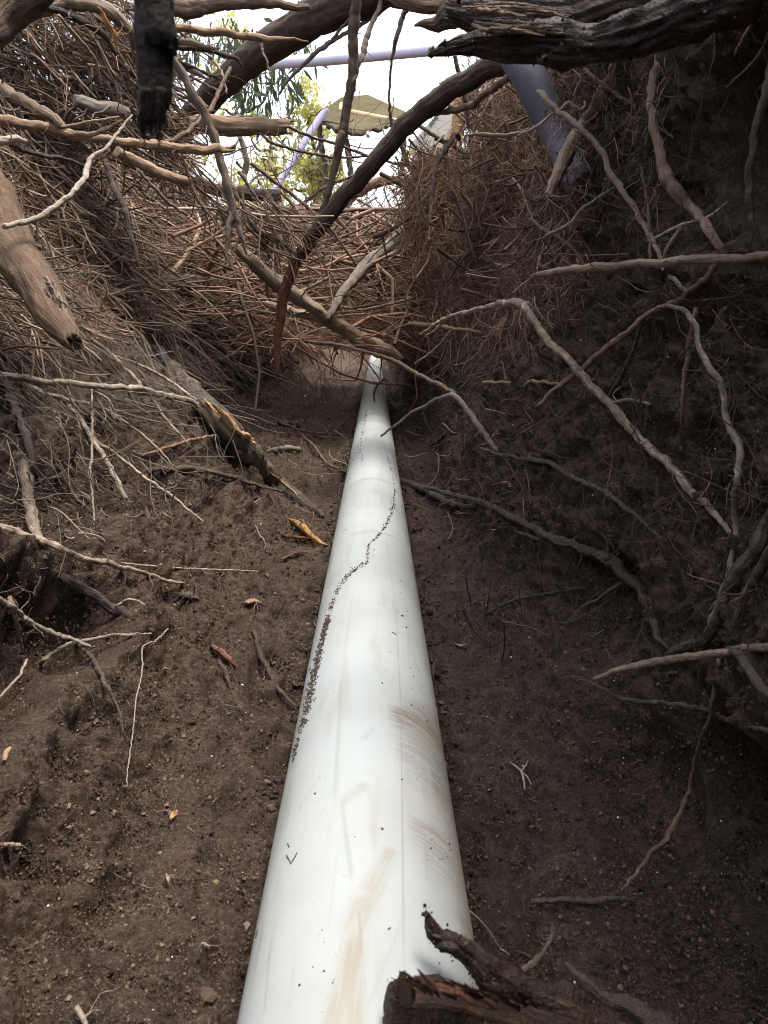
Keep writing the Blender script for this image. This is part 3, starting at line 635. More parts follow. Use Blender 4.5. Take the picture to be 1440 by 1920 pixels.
B_('split level branch drawn out to a long spike against the sky', 'tan', [(325, 50), (380, 60), (424, 62), (469, 69), (513, 72), (577, 78)], [15, 16, 15, 14, 10, 2], [2.0, 2.1], ridge=.14, tw=4, tl=(1, 3))
B_('pale level stick ending against the sky, under the spiked one', 'tan', [(300, 70), (330, 75), (370, 84), (411, 91)], [12, 13, 11, 5], [1.95, 2.0])
B_('thin dark stick drooping to a hooked tip by the trunk', 'dark', [(330, 88), (380, 93), (420, 103), (443, 110), (453, 122)], [10, 10, 9, 7, 4], [2.0, 2.05], tw=5, tl=(3, 8))
B_('short grey stick slanting behind the hanging stub', 'grey', [(322, 112), (345, 125), (378, 142)], [12, 12, 9], [2.0])
B_('thick log across the very top with a frayed end at the trunk', 'brown', [(300, 16), (360, 14), (420, 8), (480, 6), (577, 13)], [30, 32, 28, 22, 10], [1.9, 2.05], ends=('cut', 'broken'), ridge=.1, tw=12, tl=(1, 3), name='broken_log', cat='log')
B_('big brown log filling the top corner of the view', 'brown', [(-70, 110), (-20, 40), (20, 0), (80, -70)], [80, 86, 90, 90], [.55, .58], e0=(-.32, .1, -.26), e1=(.2, .0, .30), kink=.03, sides=30, name='broken_log', cat='log', ridge=.04)
B_('arched light brown branch at the top of the tangle', 'tan', [(40, 45), (62, 25), (110, 6), (170, 10), (215, 30), (243, 60), (250, 90)], [18, 24, 28, 28, 24, 18, 10], [1.4, 1.55], ends=('broken', 'broken'), ridge=.12, tw=10, tl=(2, 5))
B_('dark curved stick beneath the arched branch', 'black', [(80, 10), (107, 21), (150, 38), (190, 60), (217, 100)], [13, 14, 15, 14, 8], [1.42, 1.5])
B_('orange peeled strip hanging beside the dark stub', 'orange', [(183, 14), (200, 40), (213, 65), (219, 92)], [9, 12, 12, 7], [1.35, 1.38], flat=.5)
B_('slender curved stick below the dark curved one', 'tan', [(109, 28), (133, 58), (160, 87), (178, 113), (189, 157)], [6, 7, 8, 7, 4], [1.3, 1.4], tw=4)
B_('dark grey stick lying along the tangle above the splintered stub', 'dark', [(-10, 258), (30, 275), (70, 290), (120, 298), (180, 318)], [9, 10, 9, 8, 5], [1.2, 1.4])
B_('dark slim branch hanging vertically in the middle of the tangle', 'dark', [(195, 300), (210, 345), (232, 390), (246, 440), (258, 490)], [10, 12, 12, 11, 6], [1.35, 1.3])
t = empty('hanging_root', place([(285, 60)], .26)[0]); tag(t, 'dark out-of-focus root stub hanging close to the camera, its end frayed', RR)
root('body', RR, None, 'soot', [(283, -90), (285, -20), (288, 60), (290, 130), (292, 180), (288, 215)], [76, 76, 74, 70, 64, 42], [.27, .27], parent=t, e0=(-.01, .0, .8), ends=('cut', 'broken'), lump=.05, ridge=.08, crust=.02, kink=.0)
b = Buf()
for k in range(12):
    x = RNG.uniform(266, 314); P = place([(x, 165), (x-3, 200), (x-4+RNG.normal(0, 4), 225), (x*.8+55+RNG.normal(0, 7), 245+RNG.uniform(0, 40))], [.265, .27]); tube(b, P, px2m(P, np.array([14, 12, 8, 2.5])*RNG.uniform(.5, 1)), 6, k+40, .2, .1, .3)
b.build('frayed_fibres', MB['black'], t)
# --- across the middle
t = empty('diagonal_branch', place([(700, 310)], 2.1)[0]); tag(t, 'long dark branch slanting across the whole opening, from the floor up to the rotten log', BR)
root('body', BR, None, 'dark', [(556, 488), (575, 458), (605, 418), (660, 352), (702, 305), (760, 240), (815, 192), (865, 155), (920, 128), (1000, 100)], [22, 27, 31, 33, 33, 37, 40, 42, 44, 44], [2.15, 1.9, 1.7], parent=t, e1=(.25, -.1, .1), lump=.07, ridge=.05, kink=.06, tw=12, tl=(1.5, 4), ends=('broken', 'cut'))
root('bare_foot', BR, None, 'rust', [(520, 700), (519, 660), (521, 620), (524, 592), (535, 548), (546, 512), (560, 480)], [8, 13, 17, 20, 22, 22, 22], [2.12, 2.15], parent=t, lump=.08, ridge=.12, ends=('taper', 'broken'))
B_('upright slim branch crossing the sky in front of the canopy', 'brown', [(668, -25), (664, 30), (662, 85), (662, 140), (650, 195), (641, 255), (627, 320), (610, 380), (598, 412)], [22, 22, 21, 19, 18, 18, 15, 12, 8], [1.95, 2.1], e0=(.03, 0, .6), ridge=.1, kink=.05, tw=8, tl=(1, 4), ends=('cut', 'taper'), more=[([(641, 250), (634, 270), (629, 285)], [14, 12, 6], [2.0, 2.0])])
B_('branch joining the upright one from above, thicker at its elbow', 'grey', [(718, -15), (706, 25), (690, 60), (682, 95), (672, 120), (663, 150)], [10, 10, 11, 13, 12, 8], [2.05, 2.0], e0=(.12, 0, .5))
B_('thin drooping twig hanging from the log past the canopy corner', 'brown', [(765, 5), (758, 25), (743, 73), (737, 100), (732, 133), (730, 187), (735, 233), (750, 267), (763, 300), (780, 338)], [8, 10, 9, 7, 5, 5, 8, 10, 10, 8], [2.3, 2.45], e0=(.05, 0, .4), name='hanging_twig', cat='twig')
B_('thin forked twig crossing the sky in front of the pale lilac pipe', 'grey', [(722, 14), (690, 38), (645, 66), (612, 84), (590, 101), (570, 122), (545, 145), (524, 176)], [9, 8, 8, 8, 9, 8, 6, 4], [2.1, 2.2], e0=(.2, 0, .2), tw=5, tl=(2, 6), name='hanging_twig', cat='twig', more=[([(655, 36), (640, 52), (622, 75), (606, 92)], [5, 5, 6, 7], [2.1, 2.15])])
R_('pale thick root slanting over the far pipe end', 'tan', [(440, 462), (480, 500), (530, 537), (580, 573), (613, 597), (640, 612)], [18, 26, 30, 26, 24, 20], [2.5, 2.8], ends=('round', 'round'), lump=.08)
R_('brown root ending in rotted wood right above the far pipe end', 'tan', [(500, 570), (537, 580), (580, 592), (613, 603), (647, 618), (680, 637), (713, 656), (744, 672)], [13, 15, 18, 22, 30, 33, 32, 24], [2.7, 3.0], ends=('round', 'broken'), lump=.14, ridge=.12)
R_('thin dark twig strung across the trench over the far pipe end', 'brown', [(572, 640), (613, 645), (647, 650), (687, 660), (727, 672), (757, 685), (787, 703), (827, 723), (852, 738)], [6, 7, 7, 7, 7, 8, 8, 9, 9], [2.2, 1.9, 1.6], name='fallen_twig', cat='twig', tw=5, tl=(3, 8))
R_('bent twig whose tip touches the white pipe', 'grey', [(714, 817), (740, 797), (780, 770), (817, 750), (850, 742), (870, 760), (893, 793), (930, 842)], [4, 5, 6, 7, 10, 11, 12, 10], [1.5, 1.45, 1.35, 1.25], name='fallen_twig', cat='twig')
R_('long root lying on the dark wall, continuing from the bent twig', 'earthy', [(918, 846), (960, 857), (1003, 863), (1030, 868), (1060, 887), (1107, 910), (1140, 927), (1173, 953), (1240, 1010)], [7, 8, 9, 10, 10, 11, 11, 10, 7], G_(.03, .01), tw=8)
R_('tiny black forked twig resting on the white pipe', 'black', [(721, 711), (711, 718), (704, 728), (701, 740), (702, 753)], [3.5, 4, 4, 4, 2.5], [3.55, 3.3, 3.05], name='fallen_twig', cat='twig', more=[([(712, 718), (702, 717), (696, 716)], [2.5, 2.5, 1.5], [3.4, 3.38])])
B_('grey brown branch standing in the brush pile behind the pale root', 'grey', [(768, 425), (753, 438), (713, 478), (680, 504), (662, 525), (640, 555), (617, 592)], [18, 22, 24, 24, 21, 18, 14], [3.0, 2.7], tw=6, tl=(1, 4))
B_('pale curved stick lying level through the brush pile', 'tan', [(598, 465), (636, 464), (680, 456), (713, 444), (762, 418)], [7, 8, 9, 9, 7], [4.0, 4.1])
B_('brown level stick below the pale curved one in the brush pile', 'brown', [(588, 484), (636, 484), (680, 494), (707, 502)], [8, 10, 10, 7], [3.8])
B_('dark knobbly branch along the top of the brush pile', 'dark', [(600, 402), (624, 404), (669, 407), (707, 396), (756, 398), (770, 405)], [8, 9, 10, 12, 11, 6], [4.2, 4.0])
B_('broad tan log lying across the top of the brush pile', 'tan', [(510, 408), (540, 410), (595, 413), (640, 419), (694, 426)], [16, 20, 24, 24, 20], [5.0, 4.8], name='fallen_log', cat='log')
B_('red brown trunk rising from the brush pile towards the opening', 'red', [(632, 398), (648, 380), (671, 360), (690, 348), (713, 340), (740, 337), (768, 340)], [14, 20, 21, 20, 20, 15, 9], [4.5, 4.3], lump=.1)
B_('thin straight rod slanting down across the opening onto the pile', 'brown', [(470, 306), (509, 336), (553, 369), (598, 409), (618, 427), (649, 469), (672, 502)], [7, 7, 7, 7, 7, 6, 5], [2.7, 2.9])
B_('upright reddish stick at the edge of the brush pile', 'red', [(513, 365), (522, 395), (529, 424), (542, 464), (553, 495)], [10, 11, 10, 9, 7], [2.5, 2.6])
B_('thin bow of branch curving over the brush pile', 'brown', [(549, 400), (580, 373), (613, 349), (645, 336), (673, 328)], [7, 7, 7, 6, 5], [3.5, 3.4])
B_('upper of two thin rods strung across the opening', 'brown', [(420, 220), (480, 220), (530, 233), (580, 255), (630, 270), (693, 293), (765, 312)], [5, 6, 6, 6, 6, 6, 5], [2.45, 2.6], tw=3)
B_('lower of two thin rods strung across the opening', 'brown', [(480, 240), (507, 266), (563, 283), (630, 295), (690, 293)], [5, 6, 6, 5, 4], [2.5, 2.6], tw=3)
B_('dark short branch hanging in the brush pile', 'dark', [(727, 490), (719, 520), (711, 552)], [7, 10, 8], [3.2])
B_('short brown stick slanting below the diagonal branch near the board', 'brown', [(774, 225), (795, 240), (813, 253), (848, 274)], [6, 8, 8, 7], [2.2])
B_('straight brown branch running up into the rotten log', 'brown', [(798, 219), (820, 211), (876, 202), (909, 176), (944, 151), (992, 124)], [9, 11, 13, 14, 15, 14], [2.0, 1.7, 1.4])
B_('thin dark twig dangling under the rotten log', 'dark', [(853, 105), (858, 129), (868, 160), (872, 190), (876, 215), (882, 245)], [8, 9, 9, 9, 7, 5], [1.9], name='hanging_twig', cat='twig')
B_('dark elbow of branch in the reddish root mat', 'dark', [(862, 262), (853, 253), (838, 277), (823, 300), (812, 340), (808, 380), (806, 420)], [7, 11, 10, 10, 8, 7, 5], [1.85, 1.75])
B_('grey level twig lying on top of the root mat', 'grey', [(875, 253), (905, 252), (931, 253), (964, 251), (989, 242)], [6, 8, 8, 7, 5], [1.62, 1.55], tw=5, tl=(2, 6))
# --- the dark steep wall
t = empty('snapped_branch', place([(1110, 200)], 1.2)[0]); tag(t, 'light brown branch with cracked bark hanging head down, its end a tuft of fibres', BR)
root('body', BR, None, 'tan', [(1195, 40), (1177, 77), (1147, 140), (1120, 190), (1093, 227), (1073, 267), (1047, 323), (1025, 382)], [20, 24, 25, 24, 23, 28, 25, 15], [1.3, 1.1], parent=t, ridge=.1, lump=.12, ends=('cut', 'broken'))
b = Buf()
for k in range(34):
    x0, y0 = 1026+RNG.normal(0, 5), 372+RNG.normal(0, 6); a = RNG.uniform(-.6, 3.6); L = RNG.uniform(18, 62)
    P = place([(x0, y0), (x0+math.cos(a)*L*.5, y0+abs(math.sin(a))*L*.35), (x0+math.cos(a)*L, y0+math.sin(a)*L*.6+RNG.normal(0, 6))], [1.1, 1.1+RNG.normal(0, .05)])
    tube(b, P, px2m(P, np.array([6, 4, 1.6])*RNG.uniform(.4, 1)), 5, k+80, .2, .1, .5)
b.build('frayed_fibres', MB['brown'], t)
R_('long grey root bending down the wall from beside the lilac post', 'grey', [(1008, 172), (1022, 184), (1043, 207), (1068, 224), (1093, 243), (1127, 283), (1147, 327), (1177, 373), (1207, 420), (1237, 477), (1246, 505)], [9, 14, 11, 12, 12, 12, 12, 11, 11, 10, 9], [1.12, 1.0, .9], tw=5, tl=(3, 8))
R_('wavy root with flaking orange bark, the thickest on the dark wall', 'flaky', [(1266, 25), (1258, 42), (1243, 83), (1230, 127), (1222, 167), (1223, 217), (1233, 267), (1243, 317), (1267, 360), (1300, 390), (1323, 423), (1352, 466)], [11, 15, 17, 17, 19, 17, 18, 24, 25, 19, 19, 17], [1.0, .9, .84], lump=.18, ridge=.12, tw=5, tl=(1.5, 4))
R_('bare level stick jutting in from the side, crossing the wavy root', 'flaky', [(1470, 474), (1410, 482), (1343, 487), (1260, 490), (1193, 495), (1127, 502), (1060, 507), (1006, 516)], [19, 18, 18, 18, 17, 18, 16, 11], [.62, .75, .9], ends=('cut', 'cut'), ridge=.05, kink=.04, name='bare_stick', cat='stick')
R_('reddish bow-shaped root curving under the bare level stick', 'red', [(1346, 488), (1340, 500), (1320, 527), (1293, 550), (1260, 570), (1213, 590), (1190, 610), (1160, 633), (1127, 660), (1093, 690), (1053, 720), (1011, 759)], [12, 14, 13, 12, 12, 12, 12, 14, 13, 12, 11, 9], [.84, .88, .95], tw=8, tl=(2, 6))
R_('long straight root with a bent elbow, slanting far down the dark wall', 'dusty', [(788, 627), (812, 611), (836, 598), (871, 587), (916, 573), (950, 568), (978, 569), (992, 588), (1027, 637), (1070, 680), (1110, 727), (1150, 763), (1187, 807), (1220, 843), (1267, 883), (1293, 917), (1330, 953), (1372, 1004)], [4, 7, 8, 9, 10, 13, 17, 15, 15, 16, 16, 18, 17, 17, 17, 17, 14, 8], [1.45, 1.2, .98, .9, .82, .76], tw=12, tl=(1.5, 5), ridge=.09, more=[([(835, 598), (815, 620), (800, 628)], [6, 4, 2], [1.38, 1.42])])
R_('short root joining the bow-shaped root at its fork', 'grey', [(1235, 492), (1243, 503), (1267, 527), (1293, 549)], [7, 8, 9, 8], [.88])
R_('sinuous pale root running straight down the wall below the fork', 'dusty', [(1255, 572), (1267, 577), (1287, 587), (1303, 607), (1313, 653), (1327, 683), (1347, 713), (1355, 747), (1360, 780), (1380, 820), (1387, 853), (1383, 897), (1376, 950), (1377, 990), (1372, 1043), (1363, 1090), (1350, 1130), (1335, 1170)], [7, 9, 10, 10, 11, 13, 13, 13, 13, 14, 14, 13, 12, 11, 12, 14, 18, 20], G_(.09, .10, .06, .04, .02), tw=16, tl=(4, 12))
R_('thin brown root hanging beside the sinuous one', 'brown', [(1303, 590), (1297, 613), (1290, 667), (1282, 713), (1280, 763), (1277, 800)], [10, 11, 10, 9, 7, 4], G_(.06, .04), tw=8)
R_('ragged dusty root dangling from the bow-shaped root', 'earthy', [(1203, 598), (1193, 640), (1173, 687), (1160, 713), (1141, 744)], [6, 7, 9, 8, 4], [.9, .93], tw=9, lump=.3)
R_('short stub of root branching level off the long elbowed one', 'dusty', [(1148, 757), (1163, 752), (1177, 750), (1200, 753), (1218, 758)], [7, 7, 7, 7, 5], [.88, .86])
R_('orange snapped rootlet pointing out of the dark wall', 'flaky', [(905, 717), (930, 717), (960, 717), (1000, 716), (1047, 719)], [5, 6, 6, 7, 7], [1.35, 1.25])
R_('gnarled soil-coated root branching low across the dark wall', 'earthy', [(815, 918), (860, 930), (910, 945), (960, 970), (993, 987), (1043, 1010), (1093, 1027), (1137, 1047), (1160, 1063), (1177, 1083), (1200, 1107), (1210, 1133), (1227, 1173), (1252, 1215)], [8, 10, 12, 14, 15, 18, 21, 24, 25, 20, 16, 15, 14, 8], G_(.04, .02), tw=18, lump=.3, ridge=.16, tl=(2, 6), sides=24, crust=.2, more=[([(1140, 1045), (1110, 1040), (1060, 1022), (990, 1005), (965, 995)], [14, 10, 8, 7, 4], G_(.03)), ([(1180, 1088), (1147, 1103), (1123, 1123), (1093, 1138)], [9, 8, 7, 4], G_(.04))])
R_('smooth bare stick jutting over the darkest corner', 'tan', [(1470, 1210), (1430, 1213), (1393, 1217), (1343, 1225), (1277, 1233), (1217, 1243), (1160, 1257), (1115, 1273)], [18, 17, 17, 16, 16, 15, 13, 9], [.42, .5, .58], ends=('cut', 'round'), kink=.05, name='bare_stick', cat='stick')
R_('crusted root starting at the tip of the smooth bare stick', 'earthy', [(1072, 1267), (1103, 1278), (1133, 1293), (1173, 1312), (1227, 1317), (1280, 1323), (1327, 1335), (1360, 1348), (1410, 1367), (1455, 1373)], [5, 7, 8, 10, 11, 11, 11, 10, 10, 10], [.62, .55], tw=10, lump=.3, ridge=.16, tl=(2, 6))
R_('thin root hanging down into the darkest corner', 'brown', [(1349, 1240), (1347, 1255), (1337, 1310), (1330, 1350), (1313, 1387), (1300, 1440), (1290, 1490), (1273, 1530), (1253, 1567), (1243, 1583), (1220, 1600), (1203, 1627), (1166, 1668)], [10, 10, 10, 9, 8, 8, 9, 10, 11, 11, 10, 9, 5], G_(.04), tw=5)
R_('thick mossy root slanting down the wall at the frame edge', 'earthy', [(1470, 945), (1440, 985), (1405, 1040), (1380, 1090), (1360, 1140), (1320, 1195), (1250, 1232)], [30, 30, 28, 28, 26, 22, 14], G_(.02, .02, .01), tw=14, tl=(1, 3), lump=.25)
R_('second dark root lying alongside the thick mossy one', 'dark', [(1460, 1010), (1420, 1075), (1395, 1125), (1375, 1175)], [22, 20, 16, 10], G_(.015), tw=6, tl=(1, 3))
R_('stubby dark root below the smooth bare stick at the frame edge', 'earthy', [(1375, 1222), (1395, 1240), (1415, 1270), (1445, 1305)], [14, 18, 19, 18], G_(.03))
R_('blurred dark root standing upright against the upper wall', 'dark', [(1447, 120), (1437, 167), (1420, 233), (1407, 300), (1403, 367), (1410, 417), (1428, 460)], [18, 18, 17, 16, 15, 12, 9], [.66, .62])
R_('straight tan twig high on the upper wall', 'tan', [(1432, 0), (1415, 35), (1397, 67), (1369, 114)], [7, 8, 7, 4], [.85, .9])
R_('greenish twig slanting below the straight tan twig', 'grey', [(1442, 60), (1430, 90), (1417, 110), (1390, 138), (1362, 164)], [6, 7, 6, 5, 3], [.82, .9])
R_('faint thin root trailing down the blackest top part of the wall', 'brown', [(1335, 12), (1342, 50), (1342, 83), (1338, 110), (1330, 142)], [6, 6, 6, 5, 3], [.95])
R_('pale straight rootlet crossing the lower end of the wavy root', 'pale', [(1229, 446), (1273, 424), (1303, 413), (1327, 407), (1345, 395), (1364, 379)], [7, 7, 6, 6, 5, 3], [.9, .86])
R_('pale twig pointing at the fibre tuft of the snapped branch', 'pale', [(1025, 441), (1048, 430), (1070, 417), (1093, 390), (1120, 372), (1152, 351)], [6, 7, 6, 6, 5, 4], [1.02, 1.1], tw=2)
R_('short pale stick rising from behind the bare level stick', 'dusty', [(1240, 492), (1252, 465), (1262, 450), (1275, 428)], [8, 9, 9, 6], [.9])
R_('thin brown root dropping behind the long grey bending one', 'brown', [(1205, 325), (1212, 365), (1217, 400), (1218, 450), (1219, 490)], [6, 7, 7, 7, 5], G_(.05))
R_('cream twig with a hooked tip in front of the lilac post', 'pale', [(970, 255), (998, 242), (1031, 218), (1053, 204), (1067, 193), (1076, 200), (1087, 205), (1097, 199), (1096, 191)], [4, 6, 6, 6, 6, 6, 6, 6, 4], [1.08], name='fallen_twig', cat='twig')
R_('thin root slanting behind the long grey bending root', 'brown', [(1095, 130), (1115, 145), (1150, 172), (1185, 195), (1215, 222), (1262, 258)], [7, 7, 8, 8, 6, 4], [1.15, 1.0])
R_('dark stub of branch poking level out of the root mat', 'brown', [(766, 607), (790, 609), (813, 610), (847, 617), (900, 624)], [8, 10, 10, 9, 7], [1.95, 1.85])
R_('thin curved root hanging between the mat and the trench floor', 'grey', [(778, 682), (800, 668), (813, 657), (830, 640), (846, 620)], [4, 5, 6, 5, 4], [1.9, 1.75])
R_('faint thin root lying level low on the dark wall', 'earthy', [(915, 1150), (960, 1127), (1000, 1118), (1027, 1113), (1090, 1102)], [4, 5, 5, 5, 4], G_(.01))
R_('pale thread of root looping beside the rough root', 'pale', [(878, 1706), (900, 1725), (920, 1750), (935, 1775), (955, 1790)], [2.6, 3, 3, 3, 2.4], [.4])
R_('faint pale root lying in the darkest corner of the floor', 'earthy', [(1005, 1690), (1050, 1688), (1100, 1690), (1150, 1685), (1190, 1690)], [10, 12, 12, 10, 6], G_(.008))
R_('dark root curling above the pale stub on the trench floor', 'dark', [(860, 775), (845, 800), (825, 825), (805, 835)], [6, 8, 8, 5], G_(.02))
R_('stubby root lying on the floor close to the pipe', 'earthy', [(760, 905), (790, 915), (820, 930), (850, 945), (890, 950)], [14, 17, 17, 14, 8], G_(.02), tw=8, tl=(2, 5))
R_('bundle-like dark root on the soil close to the pipe', 'dark', [(478, 1190), (490, 1230), (510, 1270), (530, 1300), (552, 1322)], [8, 10, 10, 9, 6], G_(.01), tw=26, tl=(4, 12))
R_('dark root stub bent over the soil near the red chip', 'dark', [(412, 1240), (425, 1268), (432, 1290)], [8, 9, 5], G_(.008), tw=5)
R_('grey twig lying level on the trench floor beside the charred branch', 'grey', [(502, 848), (525, 842), (545, 840), (562, 842)], [10, 13, 13, 9], G_(.01), name='fallen_twig', cat='twig', ends=('round', 'round'))
R_('long thin twig curving over the trench floor to the pipe', 'brown', [(484, 770), (510, 785), (545, 800), (590, 812), (650, 816)], [7, 7, 6, 5, 3], G_(.05, .04), name='fallen_twig', cat='twig', tw=6)
R_('thin pale twig beside the orange splinter', 'brown', [(565, 815), (590, 838), (612, 868), (640, 882), (650, 890)], [4, 5, 5, 4, 3], G_(.02), name='fallen_twig', cat='twig')
R_('pale forked rootlet standing in dark soil beside the smears on the pipe', 'pale', [(958, 1430), (968, 1438), (978, 1448), (982, 1462), (984, 1480)], [3, 4, 5, 5, 3], G_(.01), more=[([(978, 1447), (985, 1436), (990, 1426)], [4, 3, 2], G_(.01)), ([(979, 1449), (988, 1456), (996, 1470)], [4, 3, 2], G_(.01))])
# --- close to the lens
t = empty('rotten_log', place([(860, 1880)], .31)[0]); tag(t, 'rotten reddish brown log end lying over the pipe at the bottom of the view', 'log')
root('body', 'log', None, 'rot', [(742, 1912), (790, 1914), (860, 1924), (950, 1945), (1060, 1970), (1200, 2010)], [128, 138, 136, 130, 130, 134], [.272, .28, .29], parent=t, sides=80, ends=('cut', 'cut'), lump=.14, ridge=.13, kink=.05, crust=.10)
root('raised_shard', 'log', None, 'rust', [(784, 1818), (802, 1832), (832, 1848), (872, 1866), (925, 1886)], [7, 30, 44, 48, 26], [.257, .268], parent=t, flat=.35, ends=('taper', 'round'), ridge=.1, crust=.05)
root('raised_shard', 'log', None, 'rot', [(755, 1832), (756, 1846), (763, 1870)], [18, 30, 34], [.262, .264], parent=t, ends=('broken', 'round'), ridge=.12)
b = Buf()
for k in range(60):
    x = RNG.uniform(742, 1000); y0 = 1846+(x-742)*.11+RNG.normal(0, 6); L = RNG.uniform(14, 60); P = place([(x+L*.6, y0+8), (x+L*.2, y0-1), (x-L*.25, y0-RNG.uniform(4, 16))], [.266, .260]); tube(b, P, px2m(P, np.array([9, 7, 1.5])*RNG.uniform(.3, 1.1)), 6, k+300, .3, .2, .3, ('cut', 'taper'), crust=.1)
for k in range(40):
    y = RNG.uniform(1850, 1930); x0 = 742+RNG.normal(0, 3); L = RNG.uniform(5, 22); P = place([(x0+26, y), (x0+4, y+RNG.normal(0, 2)), (x0-L*.5, y+RNG.normal(0, 4))], [.262, .262]); tube(b, P, px2m(P, np.array([10, 8, 2])*RNG.uniform(.4, 1.2)), 6, k+400, .3, .2, .3, ('cut', 'taper'))
b.build('splinters', MB['rot'], t)
t = empty('rough_root', place([(880, 1800)], .34)[0]); tag(t, 'rough soil-caked root with ragged tip reaching over the pipe from the rotten log', RR)
root('body', RR, None, 'rot', [(801, 1713), (808, 1732), (826, 1760), (850, 1776), (880, 1797), (910, 1822), (950, 1850), (1000, 1875), (1080, 1905), (1160, 1940)], [8, 22, 36, 44, 46, 54, 66, 72, 76, 80], [.328, .318, .31], parent=t, lump=.28, ridge=.2, tw=40, tl=(.8, 2), ends=('taper', 'cut'), sides=56, crust=.26)
root('fibre', RR, None, 'dark', [(797, 1734), (802, 1744), (812, 1752), (824, 1757)], [3, 5, 6, 8], [.325, .32], parent=t)
root('fibre', RR, None, 'black', [(816, 1776), (832, 1771), (850, 1776)], [4, 12, 20], [.318, .315], parent=t, lump=.4)
root('fibre', RR, None, 'brown', [(980, 1820), (1005, 1800), (1022, 1780), (1033, 1760), (1036, 1732)], [12, 12, 9, 7, 3], [.318, .33], parent=t, lump=.3, tw=8)
root('fibre', RR, None, 'brown', [(1025, 1780), (1034, 1810), (1036, 1830), (1030, 1860)], [4, 3.4, 3, 2], [.325, .33], parent=t)
R_('blurred pale-tipped root poking up from the bottom edge in the dark', 'earthy', [(1060, 1806), (1078, 1826), (1103, 1846), (1143, 1876), (1190, 1895), (1250, 1940)], [7, 15, 20, 30, 40, 50], [.40, .36], tw=18, tl=(.8, 2.2), lump=.3, ridge=.15, sides=40, crust=.24)
t = empty('rotten_log', place([(1100, 60)], .55)[0]); tag(t, 'big black rotten log across the top of the view, layered and ragged at its end', 'log')
root('upper_layer', 'log', None, 'rot', [(872, 26), (920, 32), (1000, 36), (1100, 34), (1180, 20), (1300, -8), (1420, -50), (1520, -90)], [50, 76, 84, 92, 96, 100, 114, 124], [.60, .56, .52], parent=t, sides=64, ends=('broken', 'cut'), lump=.16, ridge=.16, kink=.06, crust=.10)
root('lower_layer', 'log', None, 'rot', [(812, 101), (850, 93), (910, 86), (980, 86), (1060, 84), (1130, 78), (1200, 58), (1300, 26), (1420, -10)], [9, 26, 46, 66, 76, 80, 84, 86, 90], [.57, .535, .50], parent=t, sides=64, ends=('taper', 'cut'), lump=.22, ridge=.18, tw=26, tl=(.3, .9), kink=.1, crust=.16)
b = Buf()
for k in range(16):
    x, y = RNG.uniform(866, 930), RNG.uniform(8, 62); L = RNG.uniform(50, 190)
    P = place([(x, y), (x+L*.5, y+RNG.normal(2, 4)), (x+L, y+RNG.normal(4, 6))], [.545, .52]); tube(b, P, px2m(P, np.array([6, 8, 3])*RNG.uniform(.5, 1.2)), 6, k+160, .25, .15, .2, ('broken', 'taper'))
b.build('pale_splinters', MB['tan'], t)
R_('tapered hairy root end pointing at the sky beside the rotten log', 'brown', [(960, -60), (910, -15), (870, 12), (835, 30), (795, 44), (778, 48)], [70, 64, 54, 36, 14, 4], [1.0, 1.1], e0=(.4, 0, .2), tw=30, tl=(.6, 2), ridge=.14)
R_('smooth brown root crossing the very top above the tapered one', 'red', [(700, -30), (745, -8), (790, 8), (830, 6), (880, -20)], [30, 34, 36, 36, 36], [1.5, 1.4], e0=(-.6, .2, .3), e1=(.6, -.1, .25), lump=.08)

# ------------------------------------------------------------------ chips of wood on the soil
def chip(label, pts, w, mat, off=.012, th=.6):
    o = root('wood_chip', 'wood chip', label, mat, pts, [x*1.35 for x in w], G_(off), ends=('broken', 'taper'), lump=.2, ridge=.2, flat=th, sides=12, kink=.04); return o
chip('large orange splinter with a sharp point leaning against the pipe side', [(544, 974), (560, 984), (578, 998), (600, 1018), (612, 1022)], [5, 15, 17, 12, 4], 'orange', .02)
chip('dark red chip of bark standing in the soil', [(400, 1212), (412, 1222), (426, 1234), (440, 1247)], [14, 19, 18, 6], 'rust', .012, .5)
chip('ragged red splinter lying flat just below the large orange one', [(530, 1003), (545, 1006), (565, 1008), (580, 1010)], [5, 9, 8, 4], 'rust')
chip('thin red sliver under the ragged red splinter', [(528, 1048), (545, 1040), (562, 1035), (580, 1037)], [4, 6, 6, 4], 'rust')
chip('small pale yellow chip on bare soil above the red chip', [(463, 1130), (474, 1126), (488, 1131)], [9, 14, 8], 'tan')
chip('small orange chip alone on bare soil down the bank', [(320, 1534), (325, 1527), (331, 1521)], [6, 9, 5], 'orange')
chip('pale yellow chip at the bottom edge of the soil', [(147, 1895), (154, 1906), (161, 1918)], [12, 14, 10], 'pale')
chip('pale fleck of wood close to the pipe low on the soil', [(380, 1768), (386, 1772), (391, 1776)], [6, 9, 5], 'pale')
chip('brown chip at the frame edge of the soil', [(8, 1425), (12, 1412), (17, 1404)], [6, 9, 5], 'tan')
chip('tan fleck between the small orange chip and the pipe', [(313, 1640), (315, 1646), (316, 1652)], [4, 7, 4], 'tan')
chip('dull tan pebble-like chip below the level pale thread', [(345, 1116), (356, 1118), (365, 1120)], [12, 16, 10], 'earthy', .006, .7)
chip('white crumpled fleck on the dark floor beside the pipe', [(857, 1208), (864, 1211), (872, 1209)], [4, 7, 4], 'pale', .006)

